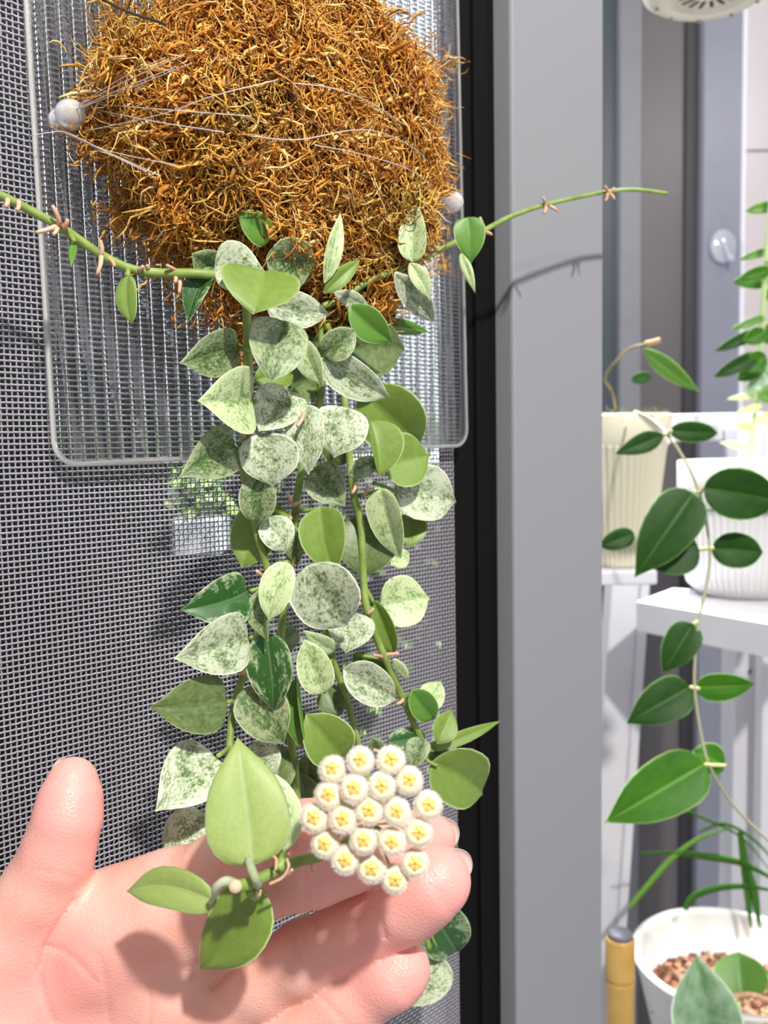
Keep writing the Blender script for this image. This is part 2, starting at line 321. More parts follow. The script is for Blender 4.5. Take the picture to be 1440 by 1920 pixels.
# ================================================================== FLUTED PANEL
def fluted():
    o = .0045; BL = PS(99, 872, o); BR = PS(869, 835, o); TL = PS(40, 0, o); TR = PS(846, 0, o)
    e1 = (BR - BL).normalized(); e2 = ((TL - BL).normalized() + (TR - BR).normalized()); e2 = (e2 - e1 * e2.dot(e1)).normalized()
    Wd = (BR - BL).length; Ht = .27; R = .0075; p = .0043; nr = int(round(Wd / p)); sub = 8; V = []; cols = nr * sub; T = .0022
    rows = 14
    for i in range(cols + 1):
        x = Wd * i / cols; d = min(x, Wd - x); y0 = 0 if d > R else R - math.sqrt(max(R * R - (R - d) ** 2, 0))
        fl = abs(math.sin(math.pi * x / (Wd / nr))) ** .8 if R * .35 < d else .3
        for j in range(rows + 1):
            y = y0 + (Ht - y0) * (j / rows); V.append(BL + e1 * x + e2 * y + N * (T + .0009))
        for j in range(rows + 1):
            y = y0 + (Ht - y0) * (j / rows); V.append(BL + e1 * x + e2 * y + N * (.0015 - .0016 * fl))
    Fs = []; k = 2 * (rows + 1)
    for i in range(cols):
        for j in range(rows):
            a = i * k + j; Fs.append((a, a + k, a + k + 1, a + 1)); a += rows + 1; Fs.append((a, a + 1, a + k + 1, a + k))
        a = i * k; Fs.append((a, a + rows + 1, a + k + rows + 1, a + k)); a += rows; Fs.append((a, a + k, a + k + rows + 1, a + rows + 1))
    for i in (0, cols):
        for j in range(rows):
            a = i * k + j; f = (a, a + 1, a + rows + 2, a + rows + 1); Fs.append(f if i == 0 else f[::-1])
    me = newmesh('panel', V, Fs, True); bm = bmesh.new(); bm.from_mesh(me); bmesh.ops.recalc_face_normals(bm, faces=bm.faces); bm.to_mesh(me); bm.free()
    return me, (BL, e1, e2, Wd)
M_acr = seethrough('clear_acrylic', (.96, .97, .97), .72, .04, True, (.97, .98, .98))
me, PF = fluted(); me.set_sharp_from_angle(angle=math.radians(50))
fp = thing('fluted_panel', PF[0], 'clear fluted acrylic panel with rounded corners hanging against the insect screen behind the moss', 'panel')
ob('fluted_sheet', me, M_acr, fp)
BL_, e1_, e2_, W_ = PF; rr_ = .0072; t_ = N * .0018
ep = [BL_ + e2_ * .27 + t_, BL_ + e2_ * .12 + t_] + [BL_ + e1_ * (rr_ - rr_ * math.cos(a)) + e2_ * (rr_ - rr_ * math.sin(a)) + t_ for a in [k * math.pi / 12 for k in range(7)]] + [BL_ + e1_ * (W_ - rr_ + rr_ * math.sin(a)) + e2_ * (rr_ - rr_ * math.cos(a)) + t_ for a in [k * math.pi / 12 for k in range(7)]] + [BL_ + e1_ * W_ + e2_ * .12 + t_, BL_ + e1_ * W_ + e2_ * .27 + t_]
V, Fs = tube_geo(ep, .0009, 10); ob('edge_highlight', newmesh('edge_highlight', V, Fs), seethrough('edge_highlight', (.9, .9, .88), .5, .12, False, (.72, .70, .68)), fp)  # milky rim tube, its pale colour paints the highlight along the edge

# ================================================================== MOSS BALL
MC = PS(535, 235, .030); RA, RB, RC = .0665, .060, .034
def lump(d):
    return 1 + .05 * math.sin(13 * d[0] + 2) * math.sin(11 * d[1]) + .10 * math.sin(3.1 * d[0] + 1.3) * math.cos(2.7 * d[2]) + .07 * math.sin(6 * d[0] - 4 * d[2] + 1) + .05 * math.sin(9 * d[2] + 5 * d[1] + 7 * d[0])
def msurf(th, ph):   # unit dir in (D,Z,N)
    d = (math.cos(ph) * math.sin(th), math.sin(ph), math.cos(ph) * math.cos(th)); k = lump(d)
    low = 1.0 + (.06 if d[1] < 0 else .0) * (-d[1]); wx = (1.0 - (.36 * min(1, max(0, d[1] - .05) / .4) if d[0] < 0 else 0)) + .12 * max(0, -d[1] - .3) - .40 * max(0, d[1] - .35)
    sh_ = -.016 * max(0, (d[1] - .25) / .6) + .006 * max(0, -d[1] - .3)
    return (d[0] * RA * k * wx + sh_, d[1] * RB * k * low, d[2] * RC * k)
def mworld(q): return MC + D * q[0] + Z * q[1] + N * q[2]
moss = thing('moss_ball', MC, 'mound of orange-brown sphagnum moss tied onto the clear fluted panel', 'moss')
V, Fs = [], []; nu, nv = 72, 40
for j in range(nv + 1):
    for i in range(nu):
        q = msurf(2 * math.pi * i / nu, -math.pi / 2 + math.pi * j / nv); V.append(mworld([.93 * x for x in q]))
for j in range(nv):
    for i in range(nu): Fs.append((j * nu + i, j * nu + (i + 1) % nu, (j + 1) * nu + (i + 1) % nu, (j + 1) * nu + i))
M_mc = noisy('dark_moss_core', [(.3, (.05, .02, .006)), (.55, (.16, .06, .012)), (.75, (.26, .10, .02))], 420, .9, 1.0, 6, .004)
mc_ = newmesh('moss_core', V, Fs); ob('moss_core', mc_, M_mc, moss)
def strands(n):
    Dn, Zn, Nn, Mn = map(np.array, (D, Z, N, MC)); Vs, cols = [], []
    th = rng.uniform(-1.9, 1.9, n); ph = np.arcsin(rng.uniform(-.98, .985, n))
    K = 6; P0 = np.zeros((n, 3))
    for i in range(n): P0[i] = msurf(th[i], ph[i])
    nrm = P0 / np.array([RA ** 2, RB ** 2, RC ** 2]); nrm /= np.linalg.norm(nrm, axis=1)[:, None]
    P0 = P0 - nrm * rng.uniform(0, .004, n)[:, None]
    clump = np.sin(P0[:, 0] * 420 + 3 * np.sin(P0[:, 1] * 300)) + np.cos(P0[:, 1] * 380 + 2 * np.sin(P0[:, 0] * 350))
    t = rng.normal(size=(n, 3)); t[:, 1] -= .5; t[:, 0] += .35 * clump; t -= nrm * (t * nrm).sum(1)[:, None]; t /= np.linalg.norm(t, axis=1)[:, None]
    L = rng.gamma(2.6, .0020, n) + .0022; w = rng.uniform(.00012, .00030, n) * (1 + 1.0 * (rng.random(n) < .10)); lift = rng.uniform(-.1, .8, n)
    bn = np.cross(nrm, t); curl = rng.normal(0, 3.6, n); curl2 = rng.normal(0, 2.6, n)
    pts = np.zeros((n, K, 3)); p = P0.copy(); d = t + nrm * lift[:, None]; d /= np.linalg.norm(d, axis=1)[:, None]
    for k in range(K):
        pts[:, k] = p; p = p + d * (L / (K - 1))[:, None]
        d = d + (bn * (curl / K)[:, None] - nrm * (.25 + curl2 / K)[:, None] * (k > 1) + rng.normal(0, .42, (n, 3))); d[:, 1] -= .05; d /= np.linalg.norm(d, axis=1)[:, None]
    return pts, w, nrm
def strand_mesh(name, pts, w):
    n, K, _ = pts.shape; B = np.array([list(D), list(Z), list(N)])
    tan = np.gradient(pts, axis=1); tan /= np.linalg.norm(tan, axis=2)[..., None] + 1e-9
    a = np.cross(tan, np.array([.3, .2, 1.0])); a /= np.linalg.norm(a, axis=2)[..., None] + 1e-9; b = np.cross(tan, a)
    prof = np.interp(np.linspace(0, 1, K), [0, .3, .6, .85, 1], [.9, 1.3, 1.0, .8, .25]); S = 3; ring = []
    for s in range(S):
        an = 2 * np.pi * s / S; ring.append(pts + (a * math.cos(an) * 1.5 + b * math.sin(an) * .7) * (w[:, None] * prof)[..., None])
    V = np.stack(ring, 2).reshape(-1, 3) @ B + np.array(MC)
    i = np.arange(n)[:, None, None]; k = np.arange(K - 1)[None, :, None]; s = np.arange(S)[None, None, :]
    f = lambda k_, s_: (i * K + k_) * S + s_
    Q = np.stack([f(k, s), f(k, (s + 1) % S), f(k + 1, (s + 1) % S), f(k + 1, s)], -1).reshape(-1, 4)
    return fastmesh(name, V, Q)
def moss_material():
    m = mat('sphagnum_fibres', (.5, .25, .05), .55); b = m.node_tree.nodes['Principled BSDF']
    g = nd(m, 'ShaderNodeNewGeometry'); tc = nd(m, 'ShaderNodeTexCoord'); n = nd(m, 'ShaderNodeTexNoise', Scale=38, Detail=2); lk(m, tc.outputs['Object'], n.inputs['Vector'])
    r1 = ramp(m, g.outputs['Random Per Island'], [(0, (.24, .075, .008)), (.25, (.50, .19, .014)), (.55, (.74, .33, .035)), (.8, (.80, .43, .08)), (1, (.84, .62, .26))])
    r2 = ramp(m, g.outputs['Random Per Island'], [(0, (.07, .05, .01)), (.3, (.30, .20, .02)), (.6, (.52, .36, .06)), (.85, (.60, .50, .14)), (1, (.32, .10, .02))])
    f = ramp(m, n.outputs[0], [(.52, (0, 0, 0)), (.78, (.8, .8, .8))])
    mx = nd(m, 'ShaderNodeMix', data_type='RGBA'); lk(m, f.outputs[0], mx.inputs['Factor']); lk(m, r1.outputs[0], mx.inputs['A']); lk(m, r2.outputs[0], mx.inputs['B'])
    lk(m, mx.outputs['Result'], b.inputs['Base Color']); b.inputs['Subsurface Weight'].default_value = .0
    return m
M_moss = moss_material()
pts, w, _ = strands(34000); ob('moss_fibres', strand_mesh('moss_fibres', pts, w), M_moss, moss, kind='stuff')
def tuft(cpx, cpy, off, n, spread, length, dirn):
    s, h, o = SH(PS(cpx, cpy, off)); s0, h0, _ = SH(MC); c = np.array([s - s0, h - h0, o - .030]); K = 6
    p = c + rng.normal(0, 1, (n, 3)) * np.array([spread, spread, spread * .6]); L = rng.uniform(.4, 1.0, n) * length * .85
    d = np.array(dirn, float) + rng.normal(0, .6, (n, 3)); d /= np.linalg.norm(d, axis=1)[:, None]; pts = np.zeros((n, K, 3))
    for k in range(K):
        pts[:, k] = p; p = p + d * (L / (K - 1))[:, None]; d = d + rng.normal(0, .5, (n, 3)); d /= np.linalg.norm(d, axis=1)[:, None]
    return pts, rng.uniform(.00012, .00030, n)
tl = [tuft(*a) for a in [(215, 50, .012, 40, .003, .010, (-1, .4, 0)), (235, 15, .02, 60, .004, .010, (-1, .5, 0)), (228, 75, .018, 60, .003, .011, (-1, .2, 0)), (190, 125, .016, 60, .003, .010, (-.7, -.7, 0)),
    (205, 190, .018, 160, .005, .009, (-1, 0, .2)), (175, 225, .016, 140, .0035, .008, (-.6, -.4, .2)), (165, 250, .016, 120, .003, .008, (-.3, -1, 0)), (200, 275, .018, 130, .004, .008, (0, -1, 0)),
    (225, 305, .018, 120, .0032, .009, (.3, -1, 0)), (245, 345, .018, 90, .0028, .008, (.1, -1, 0)), (245, 385, .016, 110, .0028, .008, (0, -1, 0)), (225, 410, .016, 90, .0028, .007, (-.5, -1, 0)),
    (290, 400, .022, 200, .005, .009, (-.2, -1, 0)), (325, 455, .024, 240, .005, .010, (-.1, -1, 0)), (380, 510, .028, 240, .006, .010, (0, -1, 0)), (430, 560, .03, 200, .005, .010, (0, -1, 0)), (455, 620, .03, 160, .004, .012, (.2, -1, 0)),
    (600, 590, .03, 220, .005, .012, (-.2, -1, 0)), (545, 560, .03, 300, .009, .012, (0, -1, 0)), (700, 550, .028, 220, .005, .010, (0, -1, 0)), (760, 520, .024, 200, .005, .010, (.2, -1, 0)),
    (800, 440, .02, 160, .004, .010, (.2, -1, 0)), (825, 330, .016, 90, .004, .010, (.3, -1, 0)), (800, 130, .016, 60, .004, .010, (1, .3, 0)), (835, 120, .012, 16, .002, .013, (1, .3, 0)), (820, 200, .012, 40, .003, .010, (1, -.5, 0)),
    (830, 490, .014, 30, .002, .006, (0, -1, 0)), (760, 80, .02, 70, .005, .009, (1, .2, 0)), (700, 40, .02, 60, .004, .009, (1, .5, 0)), (640, 15, .02, 60, .004, .009, (.5, 1, 0))]]
ob('moss_tufts', strand_mesh('moss_tufts', np.concatenate([t[0] for t in tl]), np.concatenate([t[1] for t in tl])), M_moss, moss, kind='stuff')

# push pins and the nylon thread
M_clear = mat('clear_plastic', (.97, .95, .95), .10); _b = M_clear.node_tree.nodes['Principled BSDF']; _b.inputs['Transmission Weight'].default_value = .6; _b.inputs['IOR'].default_value = 1.5
def pin(px, py, label):
    c = PS(px, py, .012); t = thing('push_pin', PS(px, py, .007), label, 'pin', 'clear pins holding the thread')
    def rev(name, prof, m):
        V, Fs = [], []; seg = 28
        for r, o in prof:
            for k in range(seg):
                a = 2 * math.pi * k / seg; V.append(c + (D * math.cos(a) + Z * math.sin(a)) * r + N * o)
        for i in range(len(prof) - 1):
            for k in range(seg): Fs.append((i * seg + k, i * seg + (k + 1) % seg, (i + 1) * seg + (k + 1) % seg, (i + 1) * seg + k))
        return ob(name, newmesh(name, V, Fs), m, t)
    rev('pin_head', [(.0001, .0098)] + [(.0045 * math.sin(math.pi * q / 12), .0052 + .0046 * math.cos(math.pi * q / 12)) for q in range(1, 11)] + [(.0018, .0005), (.0036, -.001), (.0036, -.003), (.0001, -.003)], M_clear)
    rev('pin_shaft', [(.0001, -.003), (.0006, -.003), (.0006, -.0105), (.0001, -.0108)], mat('steel', (.6, .6, .62), .25, Metallic=1))
    return c
pL = pin(118, 224, 'clear round push pin at the left of the moss with nylon thread wound on it')
pR = pin(832, 384, 'clear round push pin at the right edge of the fluted panel')
M_thr = mat('nylon_thread', (.78, .72, .72), .25); M_thr.node_tree.nodes['Principled BSDF'].inputs['Transmission Weight'].default_value = .3
nt = thing('nylon_thread', pL, 'thin clear nylon thread strung across the front of the moss between the two pins', 'thread')
runs = [[(135, 205, .018), (230, 155, .045), (340, 105, .068)], [(137, 202, .018), (240, 140, .046), (310, 108, .062)], [(138, 208, .018), (245, 165, .045), (360, 118, .070)], [(130, 210, .018), (220, 170, .042), (330, 125, .066)],
        [(180, 195, .02), (300, 205, .062), (470, 218, .082)], [(178, 205, .02), (290, 228, .060), (420, 248, .080)], [(150, 248, .018), (300, 215, .062), (400, 180, .078), (520, 150, .086)],
        [(125, 250, .018), (180, 275, .028), (300, 330, .060)], [(127, 252, .018), (185, 280, .030), (275, 322, .055)], [(130, 250, .018), (200, 282, .034), (330, 310, .066)], [(60, 254, .012), (90, 249, .014), (125, 249, .018), (200, 285, .034), (285, 325, .056)],
        [(550, 156, .088), (620, 165, .088), (690, 190, .085), (760, 235, .078)], [(590, 272, .092), (680, 290, .090), (780, 325, .078), (828, 375, .03)], [(470, 255, .09), (560, 262, .092), (700, 245, .088), (800, 300, .06), (830, 378, .022)]]
for r in runs: tube('thread', [PS(*q) for q in r], .00016, M_thr, nt, 5, 6)
tube('twig', [PS(145, 180, .02), PS(160, 130, .024), PS(185, 112, .03), PS(235, 106, .05)], .00035, mat('straw', (.75, .52, .22), .6), moss)
tube('twig', [PS(195, 0, .03), PS(240, 22, .045), PS(310, 45, .065)], .0004, mat('dark_twig', (.05, .03, .02), .5), moss)

# ================================================================== HOYA PLANT
hoya = thing('hoya_plant', PS(560, 560, .03), 'trailing hoya with silver-splashed heart leaves and cream flower balls, growing from the moss ball', 'plant')
def vine(pts, r, m=M_stem, name='vine', **kw): return tube(name, [PS(*p) for p in pts], r, m, hoya, 10, 6, **kw)
vine([(-60, 345, .030), (0, 366, .032), (110, 424, .034), (190, 478, .036), (245, 504, .038), (300, 512, .042), (395, 515, .05), (470, 540, .045)], lambda t: .0012 + .0003 * t)
vine([(560, 590, .04), (640, 560, .046), (690, 528, .05), (750, 503, .05), (795, 484, .048), (850, 456, .044), (905, 433, .042), (960, 405, .040), (1030, 382, .038), (1130, 361, .036), (1190, 356, .036), (1250, 363, .036)], lambda t: .0012 - .0003 * t)
vine([(462, 560, .05), (464, 620, .052), (466, 700, .052), (466, 780, .048), (455, 860, .044), (470, 950, .044)], .0014)
vine([(596, 570, .04), (604, 700, .04), (592, 790, .04), (566, 880, .042), (550, 990, .044), (540, 1080, .044), (528, 1180, .04), (528, 1300, .04), (552, 1430, .04), (560, 1560, .04)], .0013)
vine([(610, 600, .04), (640, 700, .04), (650, 800, .042), (662, 920, .044), (676, 985, .044), (682, 1090, .046), (690, 1150, .048), (722, 1235, .05), (755, 1310, .05), (787, 1382, .05), (798, 1420, .05)], .0013)
vine([(470, 940, .044), (484, 1010, .046), (505, 1090, .046), (492, 1160, .042), (462, 1250, .04), (440, 1320, .042), (431, 1400, .046), (440, 1500, .060), (480, 1590, .085), (515, 1632, .098)], .0012)
vine([(600, 1130, .04), (622, 1230, .04), (650, 1310, .04), (676, 1410, .04), (700, 1500, .045)], .0012)
vine([(700, 1500, .045), (760, 1620, .04), (790, 1720, .036), (805, 1780, .036)], .0012)
# leaves: base px, tip px, off (mm), width px, kind, roll, fold, shape
LV = [
 (508,452, 450,397, 55,48,'G',20,.1,'round'), (505,490, 598,493, 52,80,'M',15,.2,'heart'), (397,498, 350,603, 46,42,'D',20,.5,'lance'), (408,512, 362,478, 46,56,'M',10,.2,'round'),
 (402,500, 498,508, 60,78,'S',-15,.35,'heart'), (496,505, 477,585, 68,130,'U',0,.2,'round'), (503,572, 622,588, 52,62,'S',0,.15,'heart'), (533,597, 510,711, 66,98,'M',-10,.15,'round'),
 (570,636, 604,727, 62,42,'L',10,.3,'lance'), (450,652, 343,682, 56,78,'M',-10,.25,'cusp'), (478,752, 378,752, 62,112,'L',0,.2,'heart'), (552,732, 488,806, 54,84,'S',10,.2,'round'),
 (447,832, 345,893, 54,84,'M',-10,.25,'heart'), (500,812, 510,914, 56,96,'S',0,.2,'cusp'), (572,758, 577,890, 62,64,'S',5,.2,'cusp'), (648,763, 627,858, 64,92,'S',0,.2,'cusp'),
 (682,738, 790,838, 40,108,'U',10,.2,'round'), (698,786, 716,892, 56,58,'U',-30,.9,'round'), (716,872, 808,853, 50,90,'U',0,.2,'cusp'), (742,920, 858,942, 46,92,'S',0,.15,'cusp'),
 (712,918, 749,1052, 54,54,'L',30,.3,'heart'), (735,1058, 770,1036, 44,34,'L',0,.1,'lance'), (766,962, 768,1024, 40,54,'U',0,.1,'round'), (690,966, 684,1080, 44,104,'O',0,.1,'round'),
 (600,952, 628,1079, 56,76,'U',0,.45,'heart'), (590,876, 648,948, 50,66,'M',-10,.2,'heart'), (485,892, 480,984, 50,60,'M',10,.3,'round'), (522,945, 452,1062, 40,84,'U',20,.2,'round'),
 (502,970, 535,1034, 50,58,'S',0,.2,'round'), (546,984, 556,1062, 46,38,'M',20,.3,'lance'), (470,1108, 344,1143, 50,84,'D',-10,.2,'heart'), (470,1196, 332,1236, 56,100,'S',-10,.2,'heart'),
 (492,1098, 498,1202, 56,42,'M',40,.5,'lance'), (536,1053, 504,1162, 62,56,'L',0,.2,'round'), (578,1066, 655,1180, 56,110,'S',0,.12,'cusp'), (662,1148, 648,1225, 46,78,'S',0,.2,'heart'),
 (607,1300, 572,1200, 56,58,'L',10,.3,'round'), (630,1222, 572,1184, 50,32,'L',0,.2,'lance'), (700,1128, 738,1227, 48,38,'U',30,.4,'round'), (716,1136, 808,1120, 48,84,'L',0,.2,'cusp'),
 (666,1228, 752,1292, 44,48,'G',10,.3,'round'), (648,1255, 750,1312, 48,64,'S',0,.4,'heart'), (738,1236, 767,1279, 52,18,'L',0,.1,'lance'), (772,1296, 814,1350, 54,46,'G',0,.3,'round'),
 (800,1326, 827,1276, 46,44,'L',0,.2,'heart'), (822,1394, 848,1329, 56,42,'U',10,.4,'lance'), (802,1407, 942,1350, 56,22,'U',0,.3,'lance'), (818,1434, 913,1494, 54,98,'U',0,.2,'cusp'),
 (792,1384, 772,1442, 54,40,'M',0,.2,'heart'), (728,1392, 800,1376, 48,38,'D',0,.2,'round'), (645,1422, 576,1342, 54,84,'U',0,.2,'round'), (428,1316, 284,1326, 54,94,'O',-10,.15,'heart'),
 (408,1418, 294,1518, 54,108,'S',0,.15,'heart'), (498,1190, 512,1337, 54,76,'D',10,.3,'heart'), (462,1292, 536,1399, 50,86,'M',0,.1,'heart'), (482,1392, 498,1462, 44,62,'S',0,.1,'round'),
 (530,1396, 520,1492, 38,62,'O',0,.1,'round'), (580,1418, 574,1502, 36,52,'O',0,.1,'round'), (552,1272, 572,1410, 48,30,'G',50,.8,'round'), (392,1532, 312,1606, 46,84,'S',0,.1,'round'),
 (808,1704, 862,1792, 30,84,'D',0,.2,'round'), (826,1790, 766,1886, 26,78,'S',10,.2,'round'), (611,530, 642,396, 62,28,'L',20,.5,'lance'), (609,549, 679,485, 62,28,'U',10,.4,'lance'),
 (774,490, 780,379, 58,46,'L',-10,.5,'heart'), (742,514, 818,608, 54,44,'S',0,.3,'lance'), (768,492, 806,562, 60,30,'L',0,.2,'lance'), (878,406, 884,493, 56,52,'G',0,.2,'heart'),
 (862,474, 890,549, 44,18,'L',0,.2,'lance'), (655,574, 737,642, 56,54,'G',0,.3,'lance'), (628,550, 696,582, 54,28,'S',0,.2,'lance'), (706,606, 808,622, 44,26,'G',0,.3,'lance'),
 (660,655, 762,655, 44,92,'O',0,.2,'heart'), (606,664, 666,618, 56,52,'M',0,.3,'round'), (607,672, 736,750, 54,62,'S',0,.3,'heart'), (240,516, 246,606, 42,34,'U',20,.2,'round'),
 (140,452, 133,499, 38,13,'G',0,.3,'lance'), (482,712, 556,700, 40,50,'U',0,.2,'round'), (535,745, 600,700, 36,60,'O',0,.2,'round'), (645,875, 612,780, 38,46,'O',0,.2,'round'), (655,890, 712,862, 44,34,'M',0,.2,'round'),
 (520,1210, 560,1180, 36,40,'O',0,.1,'round'), (610,1290, 640,1340, 36,50,'O',0,.1,'round'), (700,1385, 712,1420, 36,30,'M',0,.1,'lance'), (545,1340, 575,1400, 36,60,'O',0,.1,'round'),
 (560,640, 600,600, 36,60,'O',0,.1,'round'), (640,620, 690,600, 38,50,'O',0,.2,'round'), (570,1500, 565,1450, 36,50,'O',0,.1,'round'), (805,1402, 838,1425, 48,36,'M',0,.1,'round'),
]
for (bx, by, tx, ty, off, wp, k, rl, fo, sh) in LV:
    off /= 1000; cxm, cym = (bx + tx) / 2, (by + ty) / 2
    d_ = random.uniform(-.006, .006)
    b = PS(bx, by, off - d_ * .5); t = PS(tx, ty, off + d_ * .5 + .002); w = 1.15 * wp / F * depth(PS(cxm, cym, off)) / max(.35, math.cos(math.radians(rl)))
    ob('leaf', leaf_mesh(b, t, w, rl + random.uniform(-8, 8), fo + random.uniform(0, .18), random.uniform(.03, .09), sh, bend=random.uniform(-.05, .05)), LM[k], hoya)
# petioles joining outer leaves to the vines
for a in [((470, 660, .052), (450, 652, .056)), ((466, 755, .05), (480, 752, .058)), ((462, 835, .046), (448, 832, .052)), ((565, 745, .045), (552, 732, .052)), ((700, 905, .045), (745, 922, .046)), ((672, 930, .044), (712, 920, .052)),
          ((550, 960, .044), (600, 955, .054)), ((690, 1140, .046), (718, 1137, .048)), ((500, 1100, .046), (470, 1108, .05)), ((487, 1180, .042), (470, 1196, .054)), ((441, 1315, .042), (428, 1316, .052)), ((432, 1400, .046), (408, 1418, .052)),
          ((795, 1405, .05), (800, 1425, .052), (820, 1436, .054)), ((790, 1390, .05), (805, 1406, .056)), ((800, 1400, .05), (822, 1392, .055)), ((755, 1312, .05), (774, 1297, .054)), ((755, 1312, .05), (800, 1326, .046)), ((724, 1236, .05), (668, 1228, .044)),
          ((622, 1230, .04), (608, 1298, .05)), ((680, 1090, .046), (700, 1130, .048)), ((770, 496, .05), (774, 490, .057)), ((760, 502, .05), (742, 514, .053)), ((855, 455, .044), (880, 420, .054)), ((240, 503, .038), (240, 517, .042)), ((130, 436, .034), (140, 453, .038)),
          ((540, 1060, .044), (536, 1054, .06)), ((640, 720, .04), (607, 672, .052)), ((590, 800, .04), (574, 760, .06)), ((645, 790, .042), (648, 765, .062)), ((462, 870, .044), (500, 815, .054)), ((790, 1720, .036), (826, 1790, .028)), ((785, 1705, .037), (808, 1705, .031))]:
    vine(a, .0007, M_stem, 'petiole')
# dried bracts and aerial roots at the nodes
RT_ = [(905,432,.043,900,408,.047), (912,436,.043,922,440,.046), (1020,384,.039,1018,370,.041), (1022,386,.039,1020,400,.041), (1030,386,.039,1045,396,.041), (1138,361,.037,1134,349,.039), (1138,362,.037,1135,377,.039), (1142,361,.037,1152,352,.039), (1142,362,.037,1152,374,.039),
       (14,375,.034,10,388,.036), (35,378,.034,32,395,.036), (108,424,.035,68,436,.038), (108,426,.035,100,440,.037), (120,428,.036,126,410,.038), (112,420,.036,98,385,.038), (190,478,.037,188,450,.038), (205,484,.037,215,500,.039), (190,480,.037,182,515,.038), (262,506,.04,268,498,.042), (275,508,.04,276,497,.042),
       (335,513,.044,336,550,.046), (328,513,.044,328,530,.046), (335,512,.044,312,497,.046), (675,1132,.048,652,1135,.052), (690,1150,.05,700,1140,.052), (722,1228,.05,748,1225,.054), (716,1232,.05,700,1228,.053), (756,1312,.051,744,1320,.054), (762,1308,.051,768,1300,.053),
       (545,940,.045,538,925,.047), (548,948,.045,565,938,.047), (540,965,.045,545,975,.047), (452,805,.048,458,822,.05), (668,905,.046,660,925,.048), (690,915,.046,680,930,.048), (495,1085,.047,480,1070,.049), (462,1258,.042,450,1264,.044), (525,1290,.041,518,1310,.043), (640,1170,.044,655,1172,.046), (700,1406,.042,716,1412,.044), (557,1000,.046,549,1062,.047), (570,775,.064,557,800,.065), (542,750,.05,532,765,.052)]
for (a, b, c, d, e, f) in RT_: tube('aerial_root', [PS(a, b, c), PS((a + d) / 2 + 2, (b + e) / 2, (c + f) / 2 + .0005), PS(d, e, f)], lambda t: .0008 - .0003 * t, M_root, hoya, 6, 3)

# ---- leaves and stem held in the hand (view depth coordinates, mm)
def PZ(px, py, z): return P(px, py, z / 1000)
def zleaf(bx, by, bz, tx, ty, tz, wp, k, rl=0, fo=.15, sh='heart', parent=None, name='leaf', bend=0, dr=.05, th=.0006):
    z = (bz + tz) / 2000; b = PZ(bx, by, bz); t = PZ(tx, ty, tz)
    return ob(name, leaf_mesh(b, t, wp / F * z / max(.35, math.cos(math.radians(rl))), rl, fo, dr, sh, bend=bend, thick=th), LM[k], parent)
zleaf(474, 1622, 203, 446, 1382, 213, 156, 'V', 0, .12, 'heart', hoya, th=.0011, dr=.03)
zleaf(525, 1602, 214, 484, 1440, 218, 110, 'L', 0, .15, 'round', hoya, bend=-.03, th=.001)
zleaf(400, 1690, 205, 230, 1672, 214, 74, 'V', -8, .35, 'cusp', hoya, bend=-.09, th=.001)
zleaf(482, 1668, 212, 369, 1824, 218, 124, 'U', 0, .15, 'heart', hoya, bend=.06, th=.001)
zv = lambda pts, r, m, name: tube(name, [PZ(*p) for p in pts], r, m, hoya, 12, 6)
zv([(441, 1662, 199), (462, 1658, 201), (490, 1646, 204), (520, 1632, 206), (560, 1615, 206), (605, 1604, 204), (650, 1580, 202), (700, 1548, 200)], lambda t: .00145 - .0004 * t, M_stem, 'flower_stem')
zv([(450, 1664, 201), (425, 1652, 199), (405, 1664, 199), (402, 1680, 201), (394, 1692, 203)], lambda t: .0013 - .0008 * t, M_stem2, 'petiole')
zv([(484, 1660, 200), (478, 1645, 198), (472, 1630, 199), (466, 1612, 202)], .00095, M_stem2, 'petiole')
zv([(520, 1630, 204), (532, 1612, 206), (522, 1600, 211)], .0014, M_stem, 'petiole')
zv([(470, 1672, 204), (480, 1680, 208)], .0012, M_stem, 'petiole')
zv([(441, 1662, 197.6), (442, 1662, 199.5)], .0014, mat('cut_stem_end', (.72, .52, .36), .7), 'stem_cut')
for q in ([(538, 1610, 203), (541, 1625, 202), (530, 1645, 202), (505, 1658, 202)], [(512, 1606, 203), (518, 1612, 201), (517, 1632, 200)], [(585, 1620, 205), (584, 1632, 204), (592, 1640, 204)], [(540, 1640, 204), (548, 1630, 203)], [(488, 1668, 202), (486, 1680, 202)]): zv(q, .00035, M_root, 'aerial_root')

